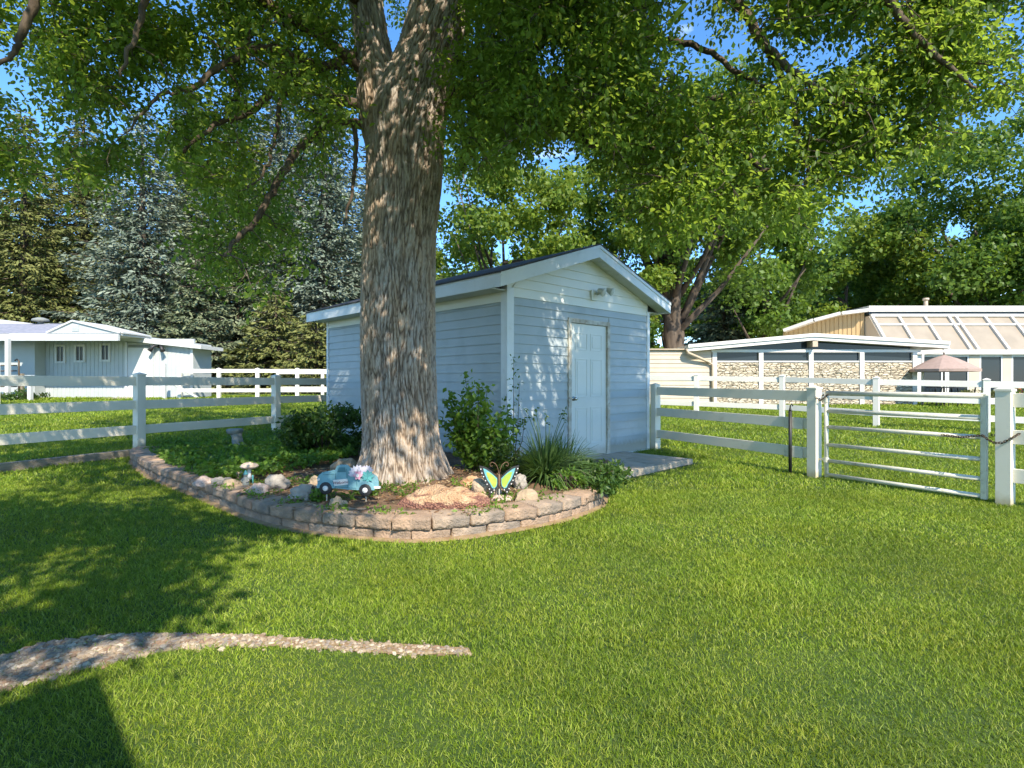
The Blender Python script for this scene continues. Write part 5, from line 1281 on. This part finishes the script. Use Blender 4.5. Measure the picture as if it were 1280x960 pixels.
house = empty('house', (BX(1017, HD), HD, .3)); tag(house, 'low modern house with stacked stone panels and a shallow white gable roof', 'house'); ho = house.location
def hx(px, D=HD): return (px-640)/F*D-ho.x
def hz(py, D=HD): return Zt(py, D)-ho.z
posts = [893, 951, 1013.5, 1077, 1143]
for a, b in zip(posts, posts[1:]):
    m = MB(); 
    # rough coursed stone panel with projecting stones
    x0, x1 = hx(a)+.09, hx(b)-.09; m.bx((x0, .02, 0), (x1, .2, hz(452.8)))
    z = .02
    while z < hz(453.5)-.05:
        hh = random.uniform(.07, .13); x = x0
        while x < x1-.05:
            ww = random.uniform(.15, .42); m.bx((x+.004, .02-random.uniform(.005, .05), z+.004), (min(x+ww, x1)-.004, .021, min(z+hh, hz(453.2))-.004)); x += ww
        z += hh
    m.build('stone_panel', M['stone'], house)
    m = MB(); m.bx((x0, .06, hz(452)), (x1, .08, hz(440.5))); w_ = m.build('window', M['glass'], house)
    m = MB(); m.bx((x0, -.01, hz(452.7)), (x1, .12, hz(451))); m.build('sill', M['housewhite'], w_)
for p in posts:
    m = MB(); m.bx((hx(p)-.085, -.04, 0), (hx(p)+.085, .2, hz(440.5))); m.build('post', M['housewhite'], house)
m = MB(); m.bx((hx(889), -.045, hz(440.4)), (hx(1150), .2, hz(437))); m.build('beam', M['housewhite'], house)
m = MB(); m.prism([(hx(900), .1, hz(437)+.002), (hx(1140), .1, hz(437)+.002), (hx(1140), .1, hz(431)), (hx(1017), .1, hz(423)), (hx(900), .1, hz(431))], (0, .05, 0)); m.build('gable_window', M['glass'], house)
for p in (1013.5,):
    m = MB(); m.bx((hx(p)-.1, -.33, hz(434)), (hx(p)+.1, .1, hz(427))); m.build('ridge_beam', M['gutter'], house)
rp_ = 21.65
def rprof(px, py): return (hx(px, rp_), 0, hz(py, rp_))
L0 = rprof(860, 431.5); L1 = rprof(1017, 417.5); L2 = rprof(1187, 427.5)
for (a, b, nm) in ((L0, L1, 'roof'), (L1, L2, 'roof')):
    m = MB(); y0 = rp_-HD; P = [(a[0], y0, a[2]-.24), (b[0], y0, b[2]-.24), (b[0], y0, b[2]), (a[0], y0, a[2])]; m.prism(P, (0, 9.5, 0)); ro = m.build(nm, M['housewhite'], house)
    m = MB(); P = [(a[0], y0-.05, a[2]-.1), (b[0], y0-.05, b[2]-.1), (b[0], y0-.05, b[2]+.03), (a[0], y0-.05, a[2]+.03)]; m.prism(P, (0, .048, 0)); m.build('rake_board', M['housewhite'], ro)
m = MB(); m.tube([(hx(858, 21.7), -.3, hz(436, 21.7)), (hx(860, 21.7), -.3, hz(441, 21.7)), (hx(886, 21.8), -.12, hz(452, 21.8)), (hx(889.5), -.1, hz(456)), (hx(889.5), -.1, 0)], .055, 8); m.build('downpipe', M['gutter'], house)
m = MB(); siding(m, 'x', hx(790), hx(889), 0, hz(437.5), .17, -1, 0, prot=.03); m.bx((hx(790), .001, 0), (hx(889), .2, hz(437.5))); m.build('siding_wall', M['beige'], house)
m = MB(); m.bx((hx(780), -.12, hz(437.4)), (hx(889), 3, hz(436))); m.build('flat_roof', M['gutter'], house)
m = MB(); m.tube([(hx(1187, 21.7), -.3, hz(436, 21.7)), (hx(1178, 21.7), -.25, hz(440, 21.7)), (hx(1150), -.15, hz(443)), (hx(1150), -.12, 0)], .05, 8); m.build('downpipe', M['housewhite'], house)
m = MB(); m.bx((hx(1143)-.0+.1, .05, 0), (hx(1148)+.0, 6.5, hz(436))); m.build('side_wall', M['housewhite'], house)
# the higher glazed wing
UD = 26.5
wing_ = empty('sunroom_house', (BX(1180, UD), UD, .35)); tag(wing_, 'higher house wing with a sloping white-framed sunroom roof and tan boarded gable', 'house'); wo = wing_.location
def ux(px, D=UD): return (px-640)/F*D-wo.x
def uz(py, D=UD): return Zt(py, D)-wo.z
m = MB(); m.bx((ux(1078), -.5, uz(391)), (ux(1340), 5, uz(384))); m.build('roof', M['housewhite'], wing_)
m = MB(); m.bx((ux(1080), -.35, uz(394.5)), (ux(1330), 0, uz(391)-.002)); m.build('shade_strip', M['glass'], wing_)  # solid dark strip standing in for the shade below the roof edge
# curved tan wall + roof edge
P = [(ux(1078), -.2, uz(391)), (ux(1050), .1, uz(394)), (ux(1025), .6, uz(401)), (ux(998), 1.4, uz(412))]
m = MB()
for (a, b) in zip(P, P[1:]):
    m.add([(a[0], a[1]+.1, 0), (b[0], b[1]+.1, 0), (b[0], b[1]+.1, b[2]), (a[0], a[1]+.1, a[2])], [(3, 2, 1, 0)])
    for k in range(6):
        t0 = k/6; q0 = Vector(a).lerp(Vector(b), t0); q1 = Vector(a).lerp(Vector(b), t0+.13)
        m.prism([(q0.x, q0.y+.1, .0), (q0.x, q0.y+.1, q0.z), (q1.x, q1.y+.1, q1.z), (q1.x, q1.y+.1, 0)], (0, -.03, 0))
m.build('gable_wall', M['tan'], wing_)
m = MB()
for (a, b) in zip(P, P[1:]): m.beam(Vector(a)+Vector((0, -.1, .06)), Vector(b)+Vector((0, -.1, .06)), .8, .14)
m.build('gable_roof', M['housewhite'], wing_)
m = MB(); m.bx((ux(1078), .3, 0), (ux(1340), .5, uz(391)-.01)); m.build('wall', M['beige'], wing_)
# sloping glazing
g1y, g1z, g2y, g2z = -.38, uz(395, 26.1), -1.7, uz(437.5, 24.8)
xa, xb = ux(1088, 26.1), ux(1330, 26.1)
M['blind'] = mat('sunroom_blind', (.34, .28, .205), (.29, .24, .175), .35, 2)
m = MB(); m.prism([(xa, g1y, g1z), (xb, g1y, g1z), (xb, g2y, g2z), (xa, g2y, g2z)], (0, -.01, -.03)); gz_ = m.build('sloped_glass', M['blind'], wing_)
xs_ = [1089, 1122, 1154, 1184, 1193, 1229, 1262, 1298, 1330]
for px in xs_:
    x = ux(px, 26.1); m = MB(); m.beam((x, g1y-.03, g1z+.02), (x, g2y-.03, g2z+.02), .13, .10, up=(1, 0, 0)); m.build('glazing_bar', M['housewhite'], gz_)
m = MB(); ty = g1y+(g2y-g1y)*.27; tz = g1z+(g2z-g1z)*.27; m.beam((xa, ty-.03, tz+.02), (xb, ty-.03, tz+.02), .09, .09); m.beam((xa, g1y-.03, g1z+.03), (xb, g1y-.03, g1z+.03), .16, .12); m.build('glazing_bar', M['housewhite'], gz_)
m = MB(); m.bx((xa-.1, g2y-.2, g2z-.2), (xb, g2y+.05, g2z+.0)); m.build('gutter', M['housewhite'], wing_)
m = MB(); m.prism([(xa-.06, g1y, g1z), (xa-.06, g2y, g2z), (xa-.06, g2y, 0), (xa-.06, .29, 0), (xa-.06, .29, g1z)], (.05, 0, 0)); m.build('side_wall', M['beige'], wing_)
# lower glazed wall
fd = 24.8
def vx(px): return (px-640)/F*fd-wo.x
gy_ = g2y+.02
for (a, b) in ((1142, 1150), (1178, 1184), (1211, 1224), (1253, 1264), (1300, 1312)):
    m = MB(); m.bx((vx(a), gy_-.05, 0), (vx(b), gy_+.1, g2z-.2)); m.build('post', M['beige'] if b-a > 9 else M['housewhite'], wing_)
for (a, b) in ((1150, 1178), (1184, 1211), (1224, 1253), (1264, 1300)):
    m = MB(); m.bx((vx(a), gy_, .25), (vx(b), gy_+.03, g2z-.25)); w_ = m.build('window', M['glass'], wing_)
    m = MB(); m.bx((vx(a), gy_-.04, g2z-.3), (vx(b), gy_-.001, g2z-.2)); m.bx((vx(a), gy_-.04, .18), (vx(b), gy_-.001, .27)); m.bx((vx(a), gy_-.04, .27), (vx(a)+.07, gy_-.001, g2z-.3)); m.bx((vx(b)-.07, gy_-.04, .27), (vx(b), gy_-.001, g2z-.3)); m.build('frame', M['housewhite'], w_)
m = MB(); m.tube([(ux(1161, 27.5), 1.2, uz(386, 27.5)), (ux(1161, 27.5), 1.2, uz(374, 27.5))], .09, 10); m.tube([(ux(1161, 27.5), 1.2, uz(374.5, 27.5)), (ux(1161, 27.5), 1.2, uz(372, 27.5))], .14, 10); m.build('vent_pipe', M['gutter'], wing_)
# patio umbrella, table, planting
M['parasol'] = mat('parasol_fabric', (.38, .27, .22), (.33, .235, .19), .8, 8)
um = empty('patio_umbrella', (BX(1180, 21.4), 21.4, .32)); tag(um, 'open dusty pink patio umbrella beside the stone house', 'umbrella')
m = MB(); n = 8; R_ = 1.12; zc, ze = Zt(443.5, 21.4)-.32, Zt(461.5, 21.4)-.32; vs_ = []; fs = []
for r, z in ((.02, zc), (.4, zc-.14), (.8, zc-.36), (R_, ze), (R_, ze-.1)):
    for k in range(n*2):
        a = 2*math.pi*k/(n*2); rr = r*(1 if k % 2 == 0 else .955); vs_.append((rr*math.cos(a), rr*math.sin(a), z))
for i in range(4):
    for k in range(n*2): fs.append((i*n*2+k, i*n*2+(k+1) % (n*2), (i+1)*n*2+(k+1) % (n*2), (i+1)*n*2+k))
m.add(vs_, fs); m.build('canopy', M['parasol'], um)
m = MB(); m.tube([(0, 0, 0), (0, 0, zc+.08)], .03, 8); m.build('pole', M['bgbark'], um)
tb = empty('patio_table', (BX(1183, 21.2), 21.2, .32)); tag(tb, 'round dark patio table under the pink umbrella', 'table')
m = MB(); m.disk((0, 0, .72), .62, .035, 'z', 24); m.build('table_top', M['black'], tb)
for k in range(4):
    a = k*1.571+.5; m = MB(); m.tube([(math.cos(a)*.5, math.sin(a)*.5, 0), (math.cos(a)*.35, math.sin(a)*.35, .72)], .02, 6); m.build('leg', M['black'], tb)
def pchair(x, y, rz):
    t = empty('patio_chair', (x, y, .32), rz)
    m = MB(); m.bx((-.25, -.25, .42), (.25, .25, .46)); m.build('seat', M['black'], t)
    m = MB(); 
    for k in range(5): m.tube([(-.2+.1*k, .24, .45), (-.2+.1*k, .31, .9)], .012, 6)
    m.tube([(-.24, .31, .9), (.24, .31, .9)], .018, 6); m.build('backrest', M['black'], t)
    for sx in (-.22, .22):
        for sy in (-.22, .22): m = MB(); m.tube([(sx, sy, 0), (sx, sy, .42)], .016, 6); m.build('leg', M['black'], t)
    return t
tag(pchair(BX(1160, 20.9), 20.7, 2.2), 'dark metal patio chair left of the round table', 'chair', 'patio chairs')
tag(pchair(BX(1207, 20.9), 20.9, -2.2), 'dark metal patio chair right of the round table', 'chair', 'patio chairs')
tag(pchair(BX(1186, 20), 20.1, 3.1), 'dark metal patio chair in front of the round table', 'chair', 'patio chairs')
shrub('yellow-green low hedge under the sunroom windows', (BX(1222, 22.5), 22.5, .33), (1.1, .4, .6), 1300, .1, M['olive'], 10)
shrub('low green planting behind the nearest far fence post', (BX(1275, 22.5), 22.4, .33), (1.0, .4, .75), 1300, .1, M['leafmid'], 10)
M['flower'] = leafmat('red_flowers', [(.35, .03, .02), (.45, .06, .03), (.5, .25, .08)], .2, (.4, .1, .05))
fb = empty('flower_pot', (BX(1262, 21), 21, .33)); tag(fb, 'pot of red flowers outside the sunroom at the right edge', 'flower pot')
m = MB(); m.lathe((0, 0, 0), [(.16, 0), (.2, .3), (.24, .32), (.24, .36), (.2, .36)], 14); m.build('pot', M['redrock'], fb)
foliage(rdir(300)*rng.random((300, 1))**.4*np.array([.4, .3, .2])+np.array([0, 0, .55]), .08, M['leafmid'], 'foliage', fb); foliage(rdir(120)*np.array([.4, .3, .2])+np.array([0, 0, .62]), .08, M['flower'], 'blossom', fb)
print('objects', len(bpy.data.objects), 'polys', sum(len(m.polygons) for m in bpy.data.meshes))
